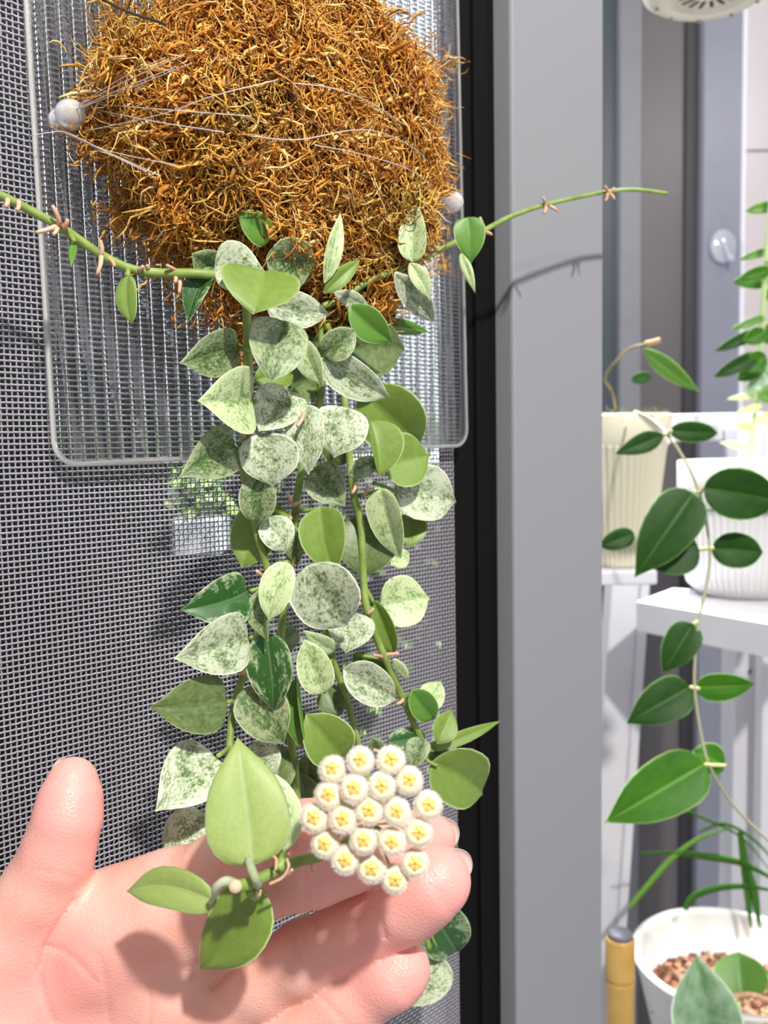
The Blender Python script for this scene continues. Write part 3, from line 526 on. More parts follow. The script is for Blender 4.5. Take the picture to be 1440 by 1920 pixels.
# ---- flowers
FL = [(624,1443),(676,1427),(733,1426),(766,1464),(664,1479),(716,1475),(617,1491),(590,1534),(644,1536),(692,1520),(743,1522),(802,1510),(610,1582),(682,1575),(734,1578),(784,1561),(648,1612),(697,1628),(777,1618),(740,1648)]
M_fl = noisy('cream_petal', [(.3, (.80, .68, .46)), (.7, (.85, .75, .56))], 900, .6, Subsurface_Weight=.5, Subsurface_Scale=.002)
M_hair = mat('white_petal_hair', (.88, .80, .72), .6, Subsurface_Weight=.3, Subsurface_Scale=.001)
M_star = mat('yellow_corona', (.85, .42, .03), .4); M_star2 = mat('pale_yellow_corona', (.90, .70, .22), .45)
def flower_meshes():
    R = .0030; seg = 40; prof = [(.02, .62), (.18, .60), (.34, .58), (.52, .60), (.70, .55), (.84, .40), (.93, .18), (.95, -.08), (.86, -.32), (.66, -.5), (.4, -.6), (.05, -.62)]
    V, Fs = [], []
    for i, (r, z) in enumerate(prof):
        for k in range(seg):
            a = 2 * math.pi * k / seg; l = 1 - .05 * (1 - abs(math.cos(2.5 * a))) ** 3 * (i > 2); V.append(Vector((math.cos(a) * r * l, math.sin(a) * r * l, z)) * R)
    for i in range(len(prof) - 1):
        for k in range(seg): Fs.append((i * seg + k, i * seg + (k + 1) % seg, (i + 1) * seg + (k + 1) % seg, (i + 1) * seg + k))
    cor = newmesh('corolla', V, [f[::-1] for f in Fs])
    V, Fs = [], []                                                # fringe of short hairs
    for _ in range(900):
        z = random.uniform(-.35, .95); a = random.uniform(0, 2 * math.pi); 
        if z > .72: z = random.uniform(-.3, .7)
        s = math.sqrt(1 - min(.98, z * z)); n = Vector((s * math.cos(a), s * math.sin(a), z * .85)).normalized()
        b = Vector((s * math.cos(a) * .93, s * math.sin(a) * .93, z * .60)) * R; d = (n + Vector((random.gauss(0, .25), random.gauss(0, .25), random.gauss(0, .2)))).normalized()
        x = d.orthogonal().normalized(); y = d.cross(x); L = R * random.uniform(.12, .28); w = R * .020; i0 = len(V)
        for k in range(3): V.append(b + (x * math.cos(2.094 * k) + y * math.sin(2.094 * k)) * w)
        V.append(b + d * L); Fs += [(i0, i0 + 1, i0 + 3), (i0 + 1, i0 + 2, i0 + 3), (i0 + 2, i0, i0 + 3)]
    hair = newmesh('fringe', V, Fs, False)
    V, Fs = [], []                                                # five-pointed star, two tiers
    def star(ro, ri, z0, z1, rot, ctr):
        i0 = len(V); V.append(Vector((0, 0, ctr)) * R); 
        for k in range(10):
            a = rot + math.pi * k / 5; r = ro if k % 2 == 0 else ri; V.append(Vector((math.cos(a) * r, math.sin(a) * r, z1)) * R)
        for k in range(10):
            a = rot + math.pi * k / 5; r = ro if k % 2 == 0 else ri; V.append(Vector((math.cos(a) * r, math.sin(a) * r, z0)) * R)
        for k in range(10): Fs.append((i0, i0 + 1 + k, i0 + 1 + (k + 1) % 10)); Fs.append((i0 + 1 + k, i0 + 11 + k, i0 + 11 + (k + 1) % 10, i0 + 1 + (k + 1) % 10))
    star(.46, .08, .5, .74, .3, .84); s1 = newmesh('star', V, Fs, False); V, Fs = [], []; star(.58, .44, .50, .62, .3, .72); s2 = newmesh('corona', V, Fs, True)
    for me_, m in ((cor, M_fl), (hair, M_hair), (s1, M_star), (s2, M_star2)): me_.materials.append(m)
    return cor, hair, s1, s2
FMS = flower_meshes(); fc = PZ(695, 1545, 203)
for i, (x, y) in enumerate(FL):
    z = 194 - 3.0 * (1 - ((x - 695) / 110) ** 2 - ((y - 1538) / 120) ** 2) + random.uniform(-.5, .5); c = PZ(x, y, z)
    dr = (CAMP - c).normalized() * 1.0 + (c - PZ(695, 1540, 215)).normalized() * .35 + Vector((0, 0, .10)); q = dr.to_track_quat('Z', 'Y')
    M4 = Matrix.Translation(c) @ q.to_matrix().to_4x4() @ Matrix.Rotation(random.random() * 6, 4, 'Z') @ Matrix.Diagonal((1.0, random.uniform(.95, 1.05), .95, 1))
    f0 = ob('flower', FMS[0], None, hoya); f0.matrix_parent_inverse = Matrix.Identity(4); f0.matrix_basis = Matrix.Translation(-hoya.location) @ M4
    for nm, me_, kd in (('petal_fringe', FMS[1], 'stuff'), ('star_corona', FMS[2], None), ('corona_disc', FMS[3], None)):
        g = ob(nm, me_, None, None, kind=kd); g.parent = f0
    e = c - dr.normalized() * .0015
    tube('pedicel', [fc, (fc + e) / 2 + Vector((0, 0, .001)) - dr.normalized() * .001, e], .00033, mat('pedicel_green', (.45, .52, .2), .5), hoya, 6, 3)

# ================================================================== HAND
def build_hand():
    import openvdb
    vs = .0008; X0, X1, Y0, Y1, Z0, Z1 = -.195, .040, -.285, -.054, .075, .285
    nx, ny, nz = [int((b - a) / vs) for a, b in ((X0, X1), (Y0, Y1), (Z0, Z1))]
    xs = X0 + np.arange(nx) * vs; ys = Y0 + np.arange(ny) * vs; zs = Z0 + np.arange(nz) * vs
    def c(px, py, z): z /= 1000; return np.array([(px - CX) / F * z, (CY - py) / F * z, z])
    BIG = .03
    def chain(nodes, k, arr=None):
        d = np.full((nx, ny, nz), BIG, np.float32) if arr is None else arr
        for (n0, n1) in zip(nodes[:-1], nodes[1:]):
            a, ra = c(*n0[:3]), n0[3] / 1000; b, rb = c(*n1[:3]), n1[3] / 1000; pad = .012; m = max(ra, rb) + pad
            lo = np.minimum(a, b) - m; hi = np.maximum(a, b) + m
            i0, i1 = [int(np.clip((v - X0) / vs, 0, nx)) for v in (lo[0], hi[0])]; j0, j1 = [int(np.clip((v - Y0) / vs, 0, ny)) for v in (lo[1], hi[1])]; k0, k1 = [int(np.clip((v - Z0) / vs, 0, nz)) for v in (lo[2], hi[2])]
            if i1 <= i0 or j1 <= j0 or k1 <= k0: continue
            x = xs[i0:i1, None, None].astype(np.float32); y = ys[None, j0:j1, None].astype(np.float32); zz = zs[None, None, k0:k1].astype(np.float32); ab = b - a
            t = np.clip(((x - a[0]) * ab[0] + (y - a[1]) * ab[1] + (zz - a[2]) * ab[2]) / ab.dot(ab), 0, 1); t2 = t * t * (3 - 2 * t) * .5 + t * .5
            q = np.sqrt((x - a[0] - t * ab[0]) ** 2 + (y - a[1] - t * ab[1]) ** 2 + (zz - a[2] - t * ab[2]) ** 2) - (ra + (rb - ra) * t2)
            s = d[i0:i1, j0:j1, k0:k1]; h = np.clip(.5 + .5 * (s - q) / k, 0, 1); d[i0:i1, j0:j1, k0:k1] = s * (1 - h) + q * h - k * h * (1 - h)
        return d
    wrist = (-150, 2120, 240, 17)
    palm = chain([(210, 1747, 254, 13), (315, 1703, 252, 13.6)], .006)
    for m in [[wrist, (60, 1900, 258, 17), (215, 1745, 254, 14)], [(215, 1745, 254, 14), (330, 1706, 251, 13.5)], [wrist, (120, 1960, 262, 15), (345, 1850, 256, 12.5)], [wrist, (150, 2050, 262, 14.5), (350, 1975, 256, 12)], [wrist, (130, 2140, 262, 14), (330, 2090, 258, 11.5)],
              [(215, 1800, 256, 13), (345, 1850, 256, 12.5), (350, 1975, 256, 12)], [(200, 1900, 260, 15), (200, 2000, 262, 14)],
              [wrist, (-60, 1930, 250, 18), (20, 1830, 253, 15)], [wrist, (-420, 2440, 200, 21), (-1100, 3300, 125, 27), (-1800, 4200, 95, 30)], [(-120, 2210, 238, 16), (-380, 2520, 200, 20)]]:
        chain(m, .009, palm)
    fingers = [
      [(300, 1712, 252, 13), (430, 1655, 245, 13), (580, 1600, 229, 12.2), (655, 1585, 227, 10.2), (720, 1577, 229, 8.3), (812, 1572, 238, 6.0)],
      [(330, 1868, 256, 11), (440, 1876, 250, 9.5), (500, 1838, 245, 9.3), (575, 1795, 240, 8.9), (640, 1763, 237, 8.3), (700, 1731, 233, 8.3), (765, 1690, 228, 8.7), (806, 1658, 225, 8.2), (822, 1648, 225, 7.4)],
      [(350, 1990, 256, 11), (440, 2005, 252, 9.5), (545, 1950, 241, 8.6), (600, 1917, 238, 8.0), (655, 1882, 235, 8.2), (735, 1827, 231, 7.6), (752, 1814, 231, 6.9)],
      [(340, 2090, 257, 10), (440, 2100, 254, 8), (540, 2055, 250, 7.2), (635, 2010, 246, 6.2)]]
    thumb = [(137, 1458, 247, 4.9), (134, 1485, 246, 6.6), (126, 1540, 244, 7.7), (106, 1606, 245, 8.6), (70, 1678, 247, 9.6), (28, 1752, 249, 11.5), (-30, 1850, 252, 15)]
    def smin(a, b, k): h = np.clip(.5 + .5 * (b - a) / k, 0, 1); return b * (1 - h) + a * h - k * h * (1 - h)
    out = smin(chain(thumb, .006), palm, .006)
    for f in fingers: out = np.minimum(out, smin(chain(f, .005), palm, .006))
    # creases engraved on the palm side
    CR = [([(137, 1690), (104, 1742), (86, 1775), (73, 1818), (80, 1862), (100, 1915)], 0.8, 6), ([(86, 1774), (120, 1782), (150, 1808), (180, 1842)], .5, 5), ([(184, 1790), (198, 1835), (206, 1930)], .5, 6),
          ([(70, 1632), (100, 1637), (140, 1646)], .25, 5), ([(552, 1752), (562, 1790), (588, 1838)], .55, 5), ([(572, 1748), (584, 1790), (606, 1828)], .4, 4), ([(700, 1690), (712, 1720), (722, 1757)], .6, 5),
          ([(572, 1640), (577, 1700), (600, 1735)], .5, 5), ([(590, 1640), (596, 1690)], .35, 4), ([(282, 1850), (278, 1930)], .5, 5), ([(440, 1816), (415, 1835), (400, 1850)], 1.0, 6), ([(365, 1770), (372, 1800), (360, 1830)], .5, 6), ([(600, 1870), (632, 1900), (650, 1925)], .4, 5)]
    XX = (xs[:, None, None] / zs[None, None, :]) * F + CX; YY = CY - (ys[None, :, None] / zs[None, None, :]) * F
    for poly, amp, sg in CR:
        xa = min(p[0] for p in poly) - 25; xb_ = max(p[0] for p in poly) + 25; ya = min(p[1] for p in poly) - 25; yb_ = max(p[1] for p in poly) + 25
        zz0, zz1 = .2, .30; i0 = int(np.clip(((min((xa - CX) / F * zz0, (xa - CX) / F * zz1)) - X0) / vs, 0, nx)); i1 = int(np.clip(((max((xb_ - CX) / F * zz0, (xb_ - CX) / F * zz1)) - X0) / vs, 0, nx))
        j0 = int(np.clip((((CY - yb_) / F * zz1) - Y0) / vs, 0, ny)); j1 = int(np.clip((((CY - ya) / F * zz0) - Y0) / vs, 0, ny)); k1 = int((.256 - Z0) / vs)
        xx = XX[i0:i1, :, :k1]; yy = YY[:, j0:j1, :k1]; best = np.full((i1 - i0, j1 - j0, k1), 1e9, np.float32)
        for (p, q) in zip(poly[:-1], poly[1:]):
            dx, dy = q[0] - p[0], q[1] - p[1]; t = np.clip(((xx - p[0]) * dx + (yy - p[1]) * dy) / (dx * dx + dy * dy), 0, 1)
            best = np.minimum(best, (xx - p[0] - t * dx) ** 2 + (yy - p[1] - t * dy) ** 2)
        out[i0:i1, j0:j1, :k1] += (amp / 1000 * np.exp(-best / (sg * sg))).astype(np.float32)
    out[[0, -1]] = BIG; out[:, [0, -1]] = BIG; out[:, :, [0, -1]] = BIG
    g = openvdb.FloatGrid(BIG); g.copyFromArray(out); pts, quads = g.convertToQuads(0.0)
    pts = pts * vs + np.array([X0, Y0, Z0]); V = np.array(CAMP) + pts[:, :1] * np.array(RT) + pts[:, 1:2] * np.array(UP) + pts[:, 2:] * np.array(fw)
    me = fastmesh('hand', V, quads)
    # skin is redder at the finger pads
    pads = [c(820, 1575, 232), c(830, 1650, 218), c(770, 1810, 226), c(135, 1510, 239), c(600, 1560, 222), c(120, 1830, 240), c(720, 1600, 222)]
    red = np.zeros(len(V), np.float32)
    for p in pads: red = np.maximum(red, np.exp(-((pts - p) ** 2).sum(1) / .020 ** 2))
    at = me.attributes.new('flush', 'FLOAT', 'POINT'); at.data.foreach_set('value', red if len(red) == len(me.vertices) else np.zeros(len(me.vertices), np.float32))
    return me
def skin_mat():
    m = mat('skin', (.8, .5, .4), .45); b = m.node_tree.nodes['Principled BSDF']
    b.inputs['Subsurface Weight'].default_value = .35; b.inputs['Subsurface Radius'].default_value = (1, .35, .2); b.inputs['Subsurface Scale'].default_value = .0035
    a = nd(m, 'ShaderNodeAttribute'); a.attribute_name = 'flush'; tc = nd(m, 'ShaderNodeTexCoord'); n = nd(m, 'ShaderNodeTexNoise', Scale=70, Detail=3); lk(m, tc.outputs['Object'], n.inputs['Vector'])
    base = ramp(m, n.outputs[0], [(.35, (.80, .40, .31)), (.65, (.86, .50, .41))])
    mx = nd(m, 'ShaderNodeMix', data_type='RGBA'); lk(m, a.outputs['Fac'], mx.inputs['Factor']); lk(m, base.outputs[0], mx.inputs['A']); mx.inputs['B'].default_value = (.86, .37, .33, 1); lk(m, mx.outputs['Result'], b.inputs['Base Color'])
    v = nd(m, 'ShaderNodeTexVoronoi', Scale=1500); lk(m, tc.outputs['Object'], v.inputs['Vector']); bp = nd(m, 'ShaderNodeBump', Strength=.3, Distance=.0004); lk(m, v.outputs[0], bp.inputs['Height']); lk(m, bp.outputs[0], b.inputs['Normal'])
    return m
hand = ob('hand', build_hand(), skin_mat(), None, label='open left hand, palm to the viewer, holding the flower cluster on its fingertips', cat='hand')
if True:
    bm = bmesh.new(); bm.from_mesh(hand.data); v = sum((f.calc_area() * f.normal.dot(f.calc_center_median() - Vector(P(300, 1850, .256))) for f in bm.faces))
    if v < 0: bmesh.ops.reverse_faces(bm, faces=bm.faces)
    bm.to_mesh(hand.data); bm.free()
M_nail = mat('clear_nail', (.93, .84, .78), .15, Subsurface_Weight=.3, Subsurface_Scale=.001); M_nail.node_tree.nodes['Principled BSDF'].inputs['Transmission Weight'].default_value = .35
def nail(px, py, z, dx, dy, la, lb, curve=.35):
    """curved plate on the back of a fingertip: la px beyond centre, lb half width px"""
    k = z / 1000 / F; c = PZ(px, py, z); d = (RT * dx - UP * dy).normalized(); s = d.cross(fw).normalized(); V, Fs = [], []; nA, nB = 10, 12
    for side in (0, 1):
        for i in range(nA + 1):
            for j in range(nB + 1):
                u = i / nA; vv = -1 + 2 * j / nB; ext = math.sqrt(max(0, 1 - vv * vv * .96)); a = (-lb * .9 + (la * ext + lb * .9) * u) * k
                V.append(c + d * a + s * (vv * lb * k * (1 - .12 * u)) - fw * (curve * lb * k * vv * vv) + fw * (lb * k * (.25 * (1 - u))) + fw * side * .0005)
    n1 = (nA + 1) * (nB + 1)
    for sd in (0, 1):
        for i in range(nA):
            for j in range(nB):
                a = sd * n1 + i * (nB + 1) + j; f = (a, a + 1, a + nB + 2, a + nB + 1); Fs.append(f if sd else f[::-1])
    rim = [i * (nB + 1) for i in range(nA + 1)] + [nA * (nB + 1) + j for j in range(1, nB + 1)] + [i * (nB + 1) + nB for i in range(nA - 1, -1, -1)] + list(range(nB - 1, 0, -1))
    for i in range(len(rim)): p, q = rim[i], rim[(i + 1) % len(rim)]; Fs.append((p, q, n1 + q, n1 + p))
    o = ob('fingernail', newmesh('fingernail', V, Fs), M_nail, hand); return o
nail(822, 1562, 240, .97, .05, 40, 38, .3); nail(832, 1630, 228, .90, -.35, 56, 44, .3); nail(752, 1812, 237, .80, -.60, 50, 42, .3); nail(121, 1466, 246, -.15, -1, 45, 26, .3)

# ================================================================== RIGHT BACKGROUND
# white plant stand
ZS = .86
st = thing('plant_stand', Vector((P(1300, 1500, ZS).x, P(1300, 1500, ZS).y, 0)), 'white ladder-style plant stand with two shelves behind the grey door frame', 'plant stand')
def post(name, x0, x1, yy, z, zt, zb, dyd, m, lean=0.0):
    a = P(x0, yy, z); b = P(x1, yy, z); w = b.x - a.x
    return box(name, Vector((a.x + lean * (a.z - zb), a.y, zb)), Vector((w, 0, 0)), Vector((0, dyd, 0)), Vector((-lean * (zt - zb), 0, zt - zb)), m, st, bev=.002)
zt = P(1190, 1062, .80).z
post('leg', 1105, 1158, 1740, .93, P(1190, 1025, .93).z, 0, .03, M_white, -.062)
post('leg_edge', 1158.5, 1176, 1740, .925, P(1190, 1025, .925).z, 0, .03, M_white, -.062)
post('leg', 1377, 1462, 1300, .98, P(1400, 800, .98).z, 0, .04, M_white, 0)
post('leg', 1430, 1480, 1300, .94, P(1400, 800, .98).z, 0, .02, M_white, 0)
def slab(name, pts_px, z_list, th, m):   # quad on a level plane at the height of the first point
    q = [P(x, y, z) for (x, y), z in zip(pts_px, z_list)]; h = q[0].z
    q = [CAMP + (p - CAMP) * ((h - CAMP.z) / (p.z - CAMP.z)) for p in q]
    V = [Vector((p.x, p.y, h)) for p in q] + [Vector((p.x, p.y, h - th)) for p in q]; return ob(name, newmesh(name, V, [(0, 1, 2, 3), (7, 6, 5, 4)] + [(i, i + 4, (i + 1) % 4 + 4, (i + 1) % 4) for i in range(4)], False), m, st)
slab('shelf', [(1194, 1128), (1510, 1182), (1560, 1120), (1262, 1103)], [.80] * 4, .026, M_white)
a = P(1180, 778, 1.0); box('shelf', Vector((a.x, a.y, a.z - .030)), Vector((.20, 0, 0)), Vector((0, .12, 0)), Vector((0, 0, .030)), M_white, st, bev=.002)
a = P(1100, 1062, .74); box('shelf', Vector((a.x - .06, a.y - .01, P(1160, 1060, .76).z - .0122)), Vector((.115, 0, 0)), Vector((0, .13, 0)), Vector((0, 0, .012)), M_white, st, bev=.002)
tube('screw_hole', [P(1404, 1259, .978), P(1404, 1259, .984)], .0028, mat('hole_black', (.02, .02, .02), .8), st, 12, 2)
# cream ribbed pot at left
zc = .76; top = P(1160, 778, zc); bot = P(1160, 1060, zc); hgt = top.z - bot.z; rt_ = 93 * zc / F; rb_ = 60 * zc / F
cpot = thing('ribbed_pot', Vector((top.x, top.y, bot.z)), 'cream ribbed plastic pot half hidden by the grey door frame', 'pot')
lathe('pot_body', [(rb_ * .96, 0), (rb_, .002), (rb_ + (rt_ - rb_) * .75, hgt * .78), (rt_ * .97, hgt * .80)], Vector((top.x, top.y, bot.z)), M_cream, cpot, 168, 42, .0030, (1, 2))
lathe('rim', [(rt_ * .97, hgt * .80), (rt_ * 1.0, hgt * .81), (rt_ * 1.04, hgt * .99), (rt_ * 1.02, hgt), (rt_ * .96, hgt), (rt_ * .93, hgt * .9), (.001, hgt * .9)], Vector((top.x, top.y, bot.z)), M_cream, cpot)
def blades(center, n, rad, ln, stops_m, name, parent, up=.5):
    V, Fs = [], []
    for _ in range(n):
        a = random.uniform(0, 6.28); r = rad * math.sqrt(random.random()); p = center + Vector((math.cos(a) * r, math.sin(a) * r, 0)); d = Vector((random.gauss(0, 1), random.gauss(0, 1), random.uniform(0, up))).normalized()
        q = [p, p + d * ln * .5 + Vector((0, 0, ln * .15)), p + d * ln]; tube_geo(q, lambda t: .0006 * (1.1 - t), 4, V, Fs)
    return ob(name, newmesh(name, V, Fs), stops_m, parent, kind='stuff')
blades(top + Vector((0, 0, -.004)), 420, rt_ * .9, .012, noisy('green_brown_moss', [(.3, (.05, .07, .01)), (.6, (.14, .15, .03)), (.8, (.3, .16, .05))], 90, .8), 'pot_moss', cpot, .8)
# vine in the cream pot with its trail of dark leaves
hv = thing('trailing_vine', top, 'trailing vine with glossy dark green leaves hanging from the cream ribbed pot', 'plant')
tv = lambda pts, r, m=M_stem, name='vine': tube(name, [P(*p) for p in pts], r, m, hv, 8, 6)
M_brown = noisy('brown_green_stem', [(.3, (.20, .13, .06)), (.7, (.30, .26, .10))], 90, .6)
tv([(1155, 770, .74), (1148, 735, .72), (1134, 712, .71), (1146, 688, .70), (1178, 656, .69), (1212, 645, .68), (1236, 641, .68)], .0011, M_brown)
tv([(1210, 645, .68), (1225, 642, .679), (1238, 638, .678)], .0022, mat('brown_node', (.45, .25, .12), .7), 'stem_tip')
tv([(1190, 772, .70), (1215, 782, .66), (1250, 812, .62), (1285, 865, .60), (1312, 925, .60), (1326, 990, .60), (1331, 1050, .60), (1322, 1110, .60), (1309, 1170, .60), (1303, 1240, .60), (1303, 1300, .60), (1315, 1380, .60), (1332, 1440, .60), (1375, 1510, .62), (1440, 1575, .64), (1500, 1620, .66)], .0010, mat('pale_vine', (.42, .42, .26), .5))
LK = [(1206,655, 1311,736, .67,34,'G','lance',10), (1246,815, 1154,851, .61,40,'K','lance',0), (1258,808, 1348,812, .61,40,'K','round',0), (1302,922, 1190,1082, .58,100,'K','heart',0), (1190,1000, 1125,1024, .63,40,'K','round',0),
      (1310,1022, 1214,1052, .59,88,'K','round',0), (1322,915, 1462,940, .58,98,'K','round',0), (1336,1028, 1433,1036, .60,68,'K','round',0), (1300,1170, 1242,1262, .60,66,'K','heart',0), (1294,1288, 1175,1356, .60,80,'K','heart',0),
      (1308,1290, 1420,1284, .60,52,'B','heart',20), (1323,1432, 1134,1543, .58,108,'B','heart',0), (1360,1436, 1300,1408, .61,56,'B','round',20), (1185,712, 1224,704, .9,22,'K','round',0)]
for (bx, by, tx, ty, z, wp, k, sh, rl) in LK:
    ob('leaf', leaf_mesh(P(bx, by, z), P(tx, ty, z), wp / F * z / math.cos(math.radians(rl)), rl, .18, .06, sh, thick=.0008), LM[k], hv)
for a in [((1250, 812, .62), (1258, 808, .61)), ((1250, 812, .62), (1246, 815, .61)), ((1312, 925, .60), (1302, 923, .585)), ((1312, 925, .6), (1322, 915, .585)), ((1328, 1028, .6), (1310, 1030, .592)), ((1328, 1028, .6), (1338, 1028, .6)), ((1309, 1165, .6), (1300, 1171, .6)), ((1303, 1290, .6), (1294, 1289, .6)), ((1303, 1290, .6), (1312, 1292, .6)), ((1330, 1435, .6), (1323, 1434, .585)), ((1330, 1435, .6), (1360, 1436, .61))]:
    tv(a, .0013, mat('yellow_petiole', (.5, .5, .2), .5), 'petiole')
# white ribbed pot on the middle shelf
zw = .825; top2 = P(1398, 862, zw); b2 = P(1398, 1122, zw); b2.z = P(1194, 1128, .80).z + .0002; h2 = top2.z - b2.z; r2 = 122 * zw / F; c2 = Vector((top2.x, top2.y, b2.z))
wp_ = thing('ribbed_pot', c2, 'round white ribbed pot with a dark wire around it on the stand shelf', 'pot')
lathe('pot_body', [(r2 * .62, 0), (r2 * .70, .001), (r2 * .84, h2 * .09), (r2 * .93, h2 * .25), (r2 * .97, h2 * .62), (r2, h2 * .66), (r2 * 1.0, h2 * .995), (r2 * .98, h2), (r2 * .95, h2), (r2 * .93, h2 * .9), (.001, h2 * .9)], c2, M_pot, wp_, 240, 60, .0028, (2, 4))
V, Fs = tube_geo([c2 + Vector((math.cos(a / 40 * 6.2832) * r2 * 1.03, math.sin(a / 40 * 6.2832) * r2 * 1.03, h2 * .64 - .002 * math.cos(a / 40 * 6.28))) for a in range(41)], .0009, 6); ob('wire', newmesh('wire', V, Fs), mat('dark_wire', (.04, .04, .05), .4), wp_)
# pale succulent at the right edge
su = thing('potted_succulent', top2 + Vector((0, 0, -.01)), 'upright pale green succulent with scalloped leaves in the white ribbed pot at the right edge', 'plant')
tube('stem', [P(1402, 905, .83), P(1412, 800, .83), P(1424, 700, .83), P(1432, 560, .82), P(1442, 430, .82), P(1448, 360, .82)], .0026, mat('pale_stem', (.45, .58, .25), .5), su, 8, 6)
for (bx, by, tx, ty, w_, k) in [(1455,385,1400,395,22,'G'), (1446,468,1388,486,16,'G'), (1448,505,1388,522,26,'B'), (1446,528,1376,528,28,'B'), (1440,592,1372,618,16,'G'), (1438,615,1344,657,24,'K'), (1430,662,1342,705,30,'K'), (1436,680,1384,712,34,'B'), (1440,668,1390,690,38,'B'), (1438,705,1400,735,30,'Q'),
      (1428,738,1366,748,12,'Y'), (1432,760,1380,775,14,'Y'), (1430,752,1460,720,34,'G'), (1432,640,1470,600,36,'B'), (1440,560,1480,530,34,'B'), (1430,842,1352,830,16,'Y'), (1420,800,1378,797,20,'Y'), (1420,790,1452,780,24,'Y'), (1445,480,1485,470,30,'G'), (1436,700,1472,680,34,'Q'), (1425,740,1455,745,24,'G'), (1436,622,1395,640,34,'B')]:
    z = .82 + random.uniform(-.02, .02); ob('leaf', leaf_mesh(P(bx, by, z), P(tx, ty, z), w_ / F * z, 0, .2, .12, 'round'), LM[k], su)
# bottom bowl pot with bark, grass and leaves
zb = .80; c3 = P(1378, 1795, zb); r3 = 187 * zb / F; h3 = .11; cb = c3 - Vector((0, 0, h3))
bp_ = thing('bowl_pot', cb, 'wide off-white pot of bark chips in the lower right corner', 'pot')
lathe('pot_body', [(r3 * .66, 0), (r3 * .70, .002), (r3 * .96, h3 * .92), (r3 * 1.0, h3 * .97), (r3 * 1.0, h3), (r3 * .95, h3 + .001), (r3 * .90, h3 * .97), (r3 * .84, h3 * .60), (.001, h3 * .58)], cb, noisy('offwhite_plastic', [(.3, (.62, .60, .56)), (.7, (.68, .66, .62))], 10, .4), bp_, 96)
def chips(c, n, rad, parent):
    V, Fs = [], []
    for _ in range(n):
        a = random.uniform(0, 6.28); r = rad * math.sqrt(random.random()); p = c + Vector((math.cos(a) * r, math.sin(a) * r, random.uniform(0, .006))); s = random.uniform(.0016, .0042); R_ = Matrix.Rotation(random.uniform(0, 3), 3, Vector((random.random(), random.random(), random.random() + .1)).normalized()); i0 = len(V)
        for dx in (-1, 1):
            for dy in (-.7, .7):
                for dz in (-.5, .5): V.append(p + R_ @ (Vector((dx * random.uniform(.7, 1.2), dy, dz)) * s))
        for f in ((0, 1, 3, 2), (4, 6, 7, 5), (0, 4, 5, 1), (2, 3, 7, 6), (0, 2, 6, 4), (1, 5, 7, 3)): Fs.append(tuple(i0 + k for k in f))
    m = mat('bark_chips', (.3, .15, .08), .8); g = nd(m, 'ShaderNodeNewGeometry'); r = ramp(m, g.outputs['Random Per Island'], [(0, (.06, .03, .015)), (.4, (.22, .09, .045)), (.75, (.40, .18, .10)), (1, (.55, .36, .2))]); lk(m, r.outputs[0], m.node_tree.nodes['Principled BSDF'].inputs['Base Color'])
    return ob('bark_chips', newmesh('bark_chips', V, Fs, False), m, parent, kind='stuff')
chips(cb + Vector((0, 0, h3 * .60)), 1500, r3 * .83, bp_)
bl = thing('leafy_seedling', cb + Vector((0, 0, h3 * .6)), 'young plant with one grey-green and one yellow-green leaf in the off-white bark pot', 'plant')
ob('leaf', leaf_mesh(P(1335, 1965, .62), P(1306, 1793, .62), 128 / F * .62, 0, .2, .05, 'heart', thick=.0008), LM['Q'], bl)
ob('leaf', leaf_mesh(P(1392, 1872, .74), P(1385, 1784, .76), 98 / F * .75, 0, .25, .05, 'round', thick=.0008), LM['G'], bl)
tube('stem', [P(1335, 1965, .62), P(1345, 1990, .68), P(1360, 1900, .80)], .0012, M_stem, bl); tube('stem', [P(1392, 1872, .74), P(1390, 1885, .78), P(1385, 1880, .80)], .0012, M_stem, bl)
tube('root', [P(1375, 1868, .74), P(1410, 1865, .735), P(1450, 1880, .73)], .0022, M_root, bl); tube('root', [P(1380, 1885, .73), P(1412, 1905, .72), P(1450, 1925, .71)], .0018, M_root, bl)
gr = thing('grassy_plant', P(1450, 1760, .84), 'arching grassy leaves rising behind the off-white bark pot', 'plant')
for pts_, wd in [([(1180, 1702), (1215, 1660), (1260, 1610), (1310, 1573), (1370, 1552)], 12), ([(1280, 1602), (1340, 1608), (1400, 1622), (1470, 1660)], 14), ([(1284, 1706), (1300, 1682), (1340, 1666), (1400, 1662), (1460, 1672)], 14), ([(1388, 1560), (1396, 1620), (1402, 1680), (1408, 1740)], 16), ([(1310, 1560), (1360, 1545), (1420, 1580), (1470, 1640)], 6), ([(1240, 1500), (1310, 1530), (1390, 1570), (1450, 1640)], 5), ([(1400, 1620), (1415, 1680), (1425, 1740)], 16), ([(1200, 1600), (1280, 1598), (1350, 1602)], 6)]:
    cs = catmull([P(x, y, .84) for x, y in pts_], 6); V, Fs = [], []
    for i, p in enumerate(cs):
        q = i / (len(cs) - 1); t = (cs[min(i + 1, len(cs) - 1)] - cs[max(i - 1, 0)]).normalized(); s = t.cross(fw).normalized(); hw = wd / 2 / F * .84 * (.25 + .75 * math.sin(math.pi * min(1, q * .8 + .2))); 
        V += [p - s * hw, p + fw * .001, p + s * hw, p + fw * .0016]
    for i in range(len(cs) - 1):
        for k in range(4): Fs.append((i * 4 + k, i * 4 + (k + 1) % 4, (i + 1) * 4 + (k + 1) % 4, (i + 1) * 4 + k))
    uvs = [(.5, .5)] * len(V); ob('blade', newmesh('blade', V, Fs, True, uvs), LM['K'] if wd != 12 else LM['B'], gr)
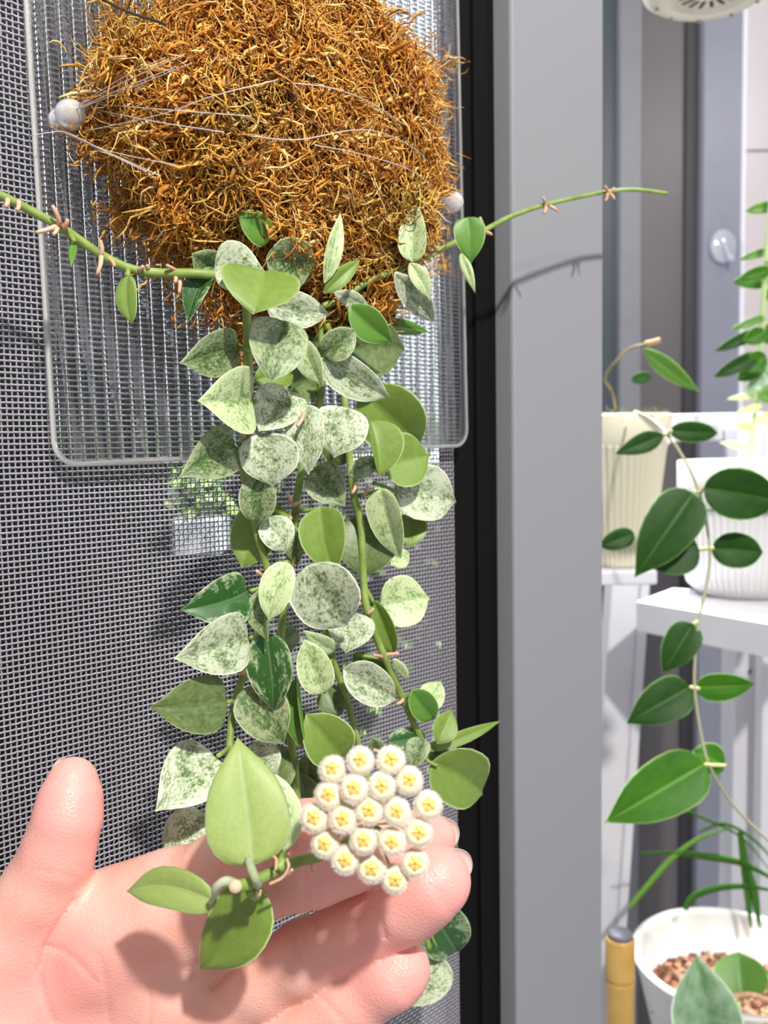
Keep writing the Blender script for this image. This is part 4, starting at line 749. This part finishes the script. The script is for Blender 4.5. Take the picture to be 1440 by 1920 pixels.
# bamboo-look cane with grey cap
zk = .62; k0 = P(1163, 1756, zk); rk = 27 * zk / F
cane = thing('bamboo_cane', Vector((k0.x, k0.y, 0)), 'thick golden bamboo cane with a grey cap standing by the white stand leg', 'cane')
M_bam = noisy('golden_bamboo', [(.3, (.42, .22, .04)), (.7, (.58, .36, .10))], 30, .35)
y1 = P(1163, 1838, zk).z; prof = [(rk, 0)]; hs = [y1 - .21 * i for i in range(5, -1, -1) if y1 - .21 * i > .02]
for h in hs: prof += [(rk, h - .003), (rk * 1.03, h - .001), (rk * .93, h), (rk * 1.04, h + .001), (rk, h + .003)]
prof += [(rk, k0.z - .002), (rk * .9, k0.z)]
lathe('culm', prof, Vector((k0.x, k0.y, 0)), M_bam, cane, 32)
lathe('cap', [(rk * .86, k0.z - .002), (rk * .86, k0.z + .002), (rk * .80, k0.z + .003), (.0001, k0.z + .003)], Vector((k0.x, k0.y, 0)), mat('grey_cap', (.12, .12, .15), .45), cane, 32)
# cream hanging pot with slotted base at the top right corner
zh = .66; hc = P(1332, -4, zh); rh = 128 * zh / F
hp = thing('hanging_pot', hc, 'cream plastic hanging pot with a slotted base in the top right corner', 'pot')
lathe('pot_body', [(.0005, .003), (rh * .48, .003), (rh * .52, 0), (rh * .80, .001), (rh * .95, .006), (rh * 1.02, .018), (rh * 1.12, .07), (rh * 1.16, .10), (rh * 1.12, .10), (rh * 1.05, .06)], hc, M_cream, hp, 72)
for k in range(16):
    a = 2 * math.pi * k / 16; d = Vector((math.cos(a), math.sin(a), 0)); s = Vector((-d.y, d.x, 0)) * .0013
    box('drain_slot', hc + d * rh * .24 - s + Vector((0, 0, .0026)), d * rh * .2, s * 2, Vector((0, 0, .002)), mat('slot_dark', (.03, .025, .015), .8), hp)
for k in range(10):
    a = 2 * math.pi * (k + .3) / 10; lathe('rivet', [(.0015, -.0006), (.0010, -.0016), (.0001, -.0018)], hc + Vector((math.cos(a), math.sin(a), 0)) * rh * .76 + Vector((0, 0, .0006)), mat('rivet_tan', (.45, .36, .28), .5), hp, 10)
for k in range(3):
    a = 2.1 * k; d = Vector((math.cos(a), math.sin(a), 0)) * rh * 1.14; tube('hanger_wire', [hc + d + Vector((0, 0, .1)), hc + d * .5 + Vector((0, 0, .3)), hc + Vector((0, 0, .6))], .001, M_white, hp, 6, 3)
# clear adhesive hook on the far stile
hk = P(1356, 462, 1.40); hy = YB - .034; hk = CAMP + (hk - CAMP) * (hy / (hk.y - 0)); ho = thing('adhesive_hook', hk, 'small clear adhesive hook on the far blue-grey door frame', 'hook')
V, Fs = [], []
for i, (r, y) in enumerate([(.0001, 0), (.020, 0), (.020, -.002), (.016, -.004), (.0001, -.005)]):
    for k in range(28): a = 2 * math.pi * k / 28; V.append(hk + Vector((r * math.cos(a), y, r * 1.3 * math.sin(a))))
for i in range(4):
    for k in range(28): Fs.append((i * 28 + k, i * 28 + (k + 1) % 28, (i + 1) * 28 + (k + 1) % 28, (i + 1) * 28 + k))
M_hk = mat('hook_plastic', (.8, .82, .92), .08); M_hk.node_tree.nodes['Principled BSDF'].inputs['Transmission Weight'].default_value = .5
ob('hook_plate', newmesh('hook_plate', V, Fs), M_hk, ho)
tube('hook_arm', [hk + Vector((0, -.004, .006)), hk + Vector((.002, -.010, -.006)), hk + Vector((.005, -.014, -.022)), hk + Vector((.006, -.020, -.026)), hk + Vector((.006, -.024, -.018))], .0028, M_hk, ho, 8, 4)
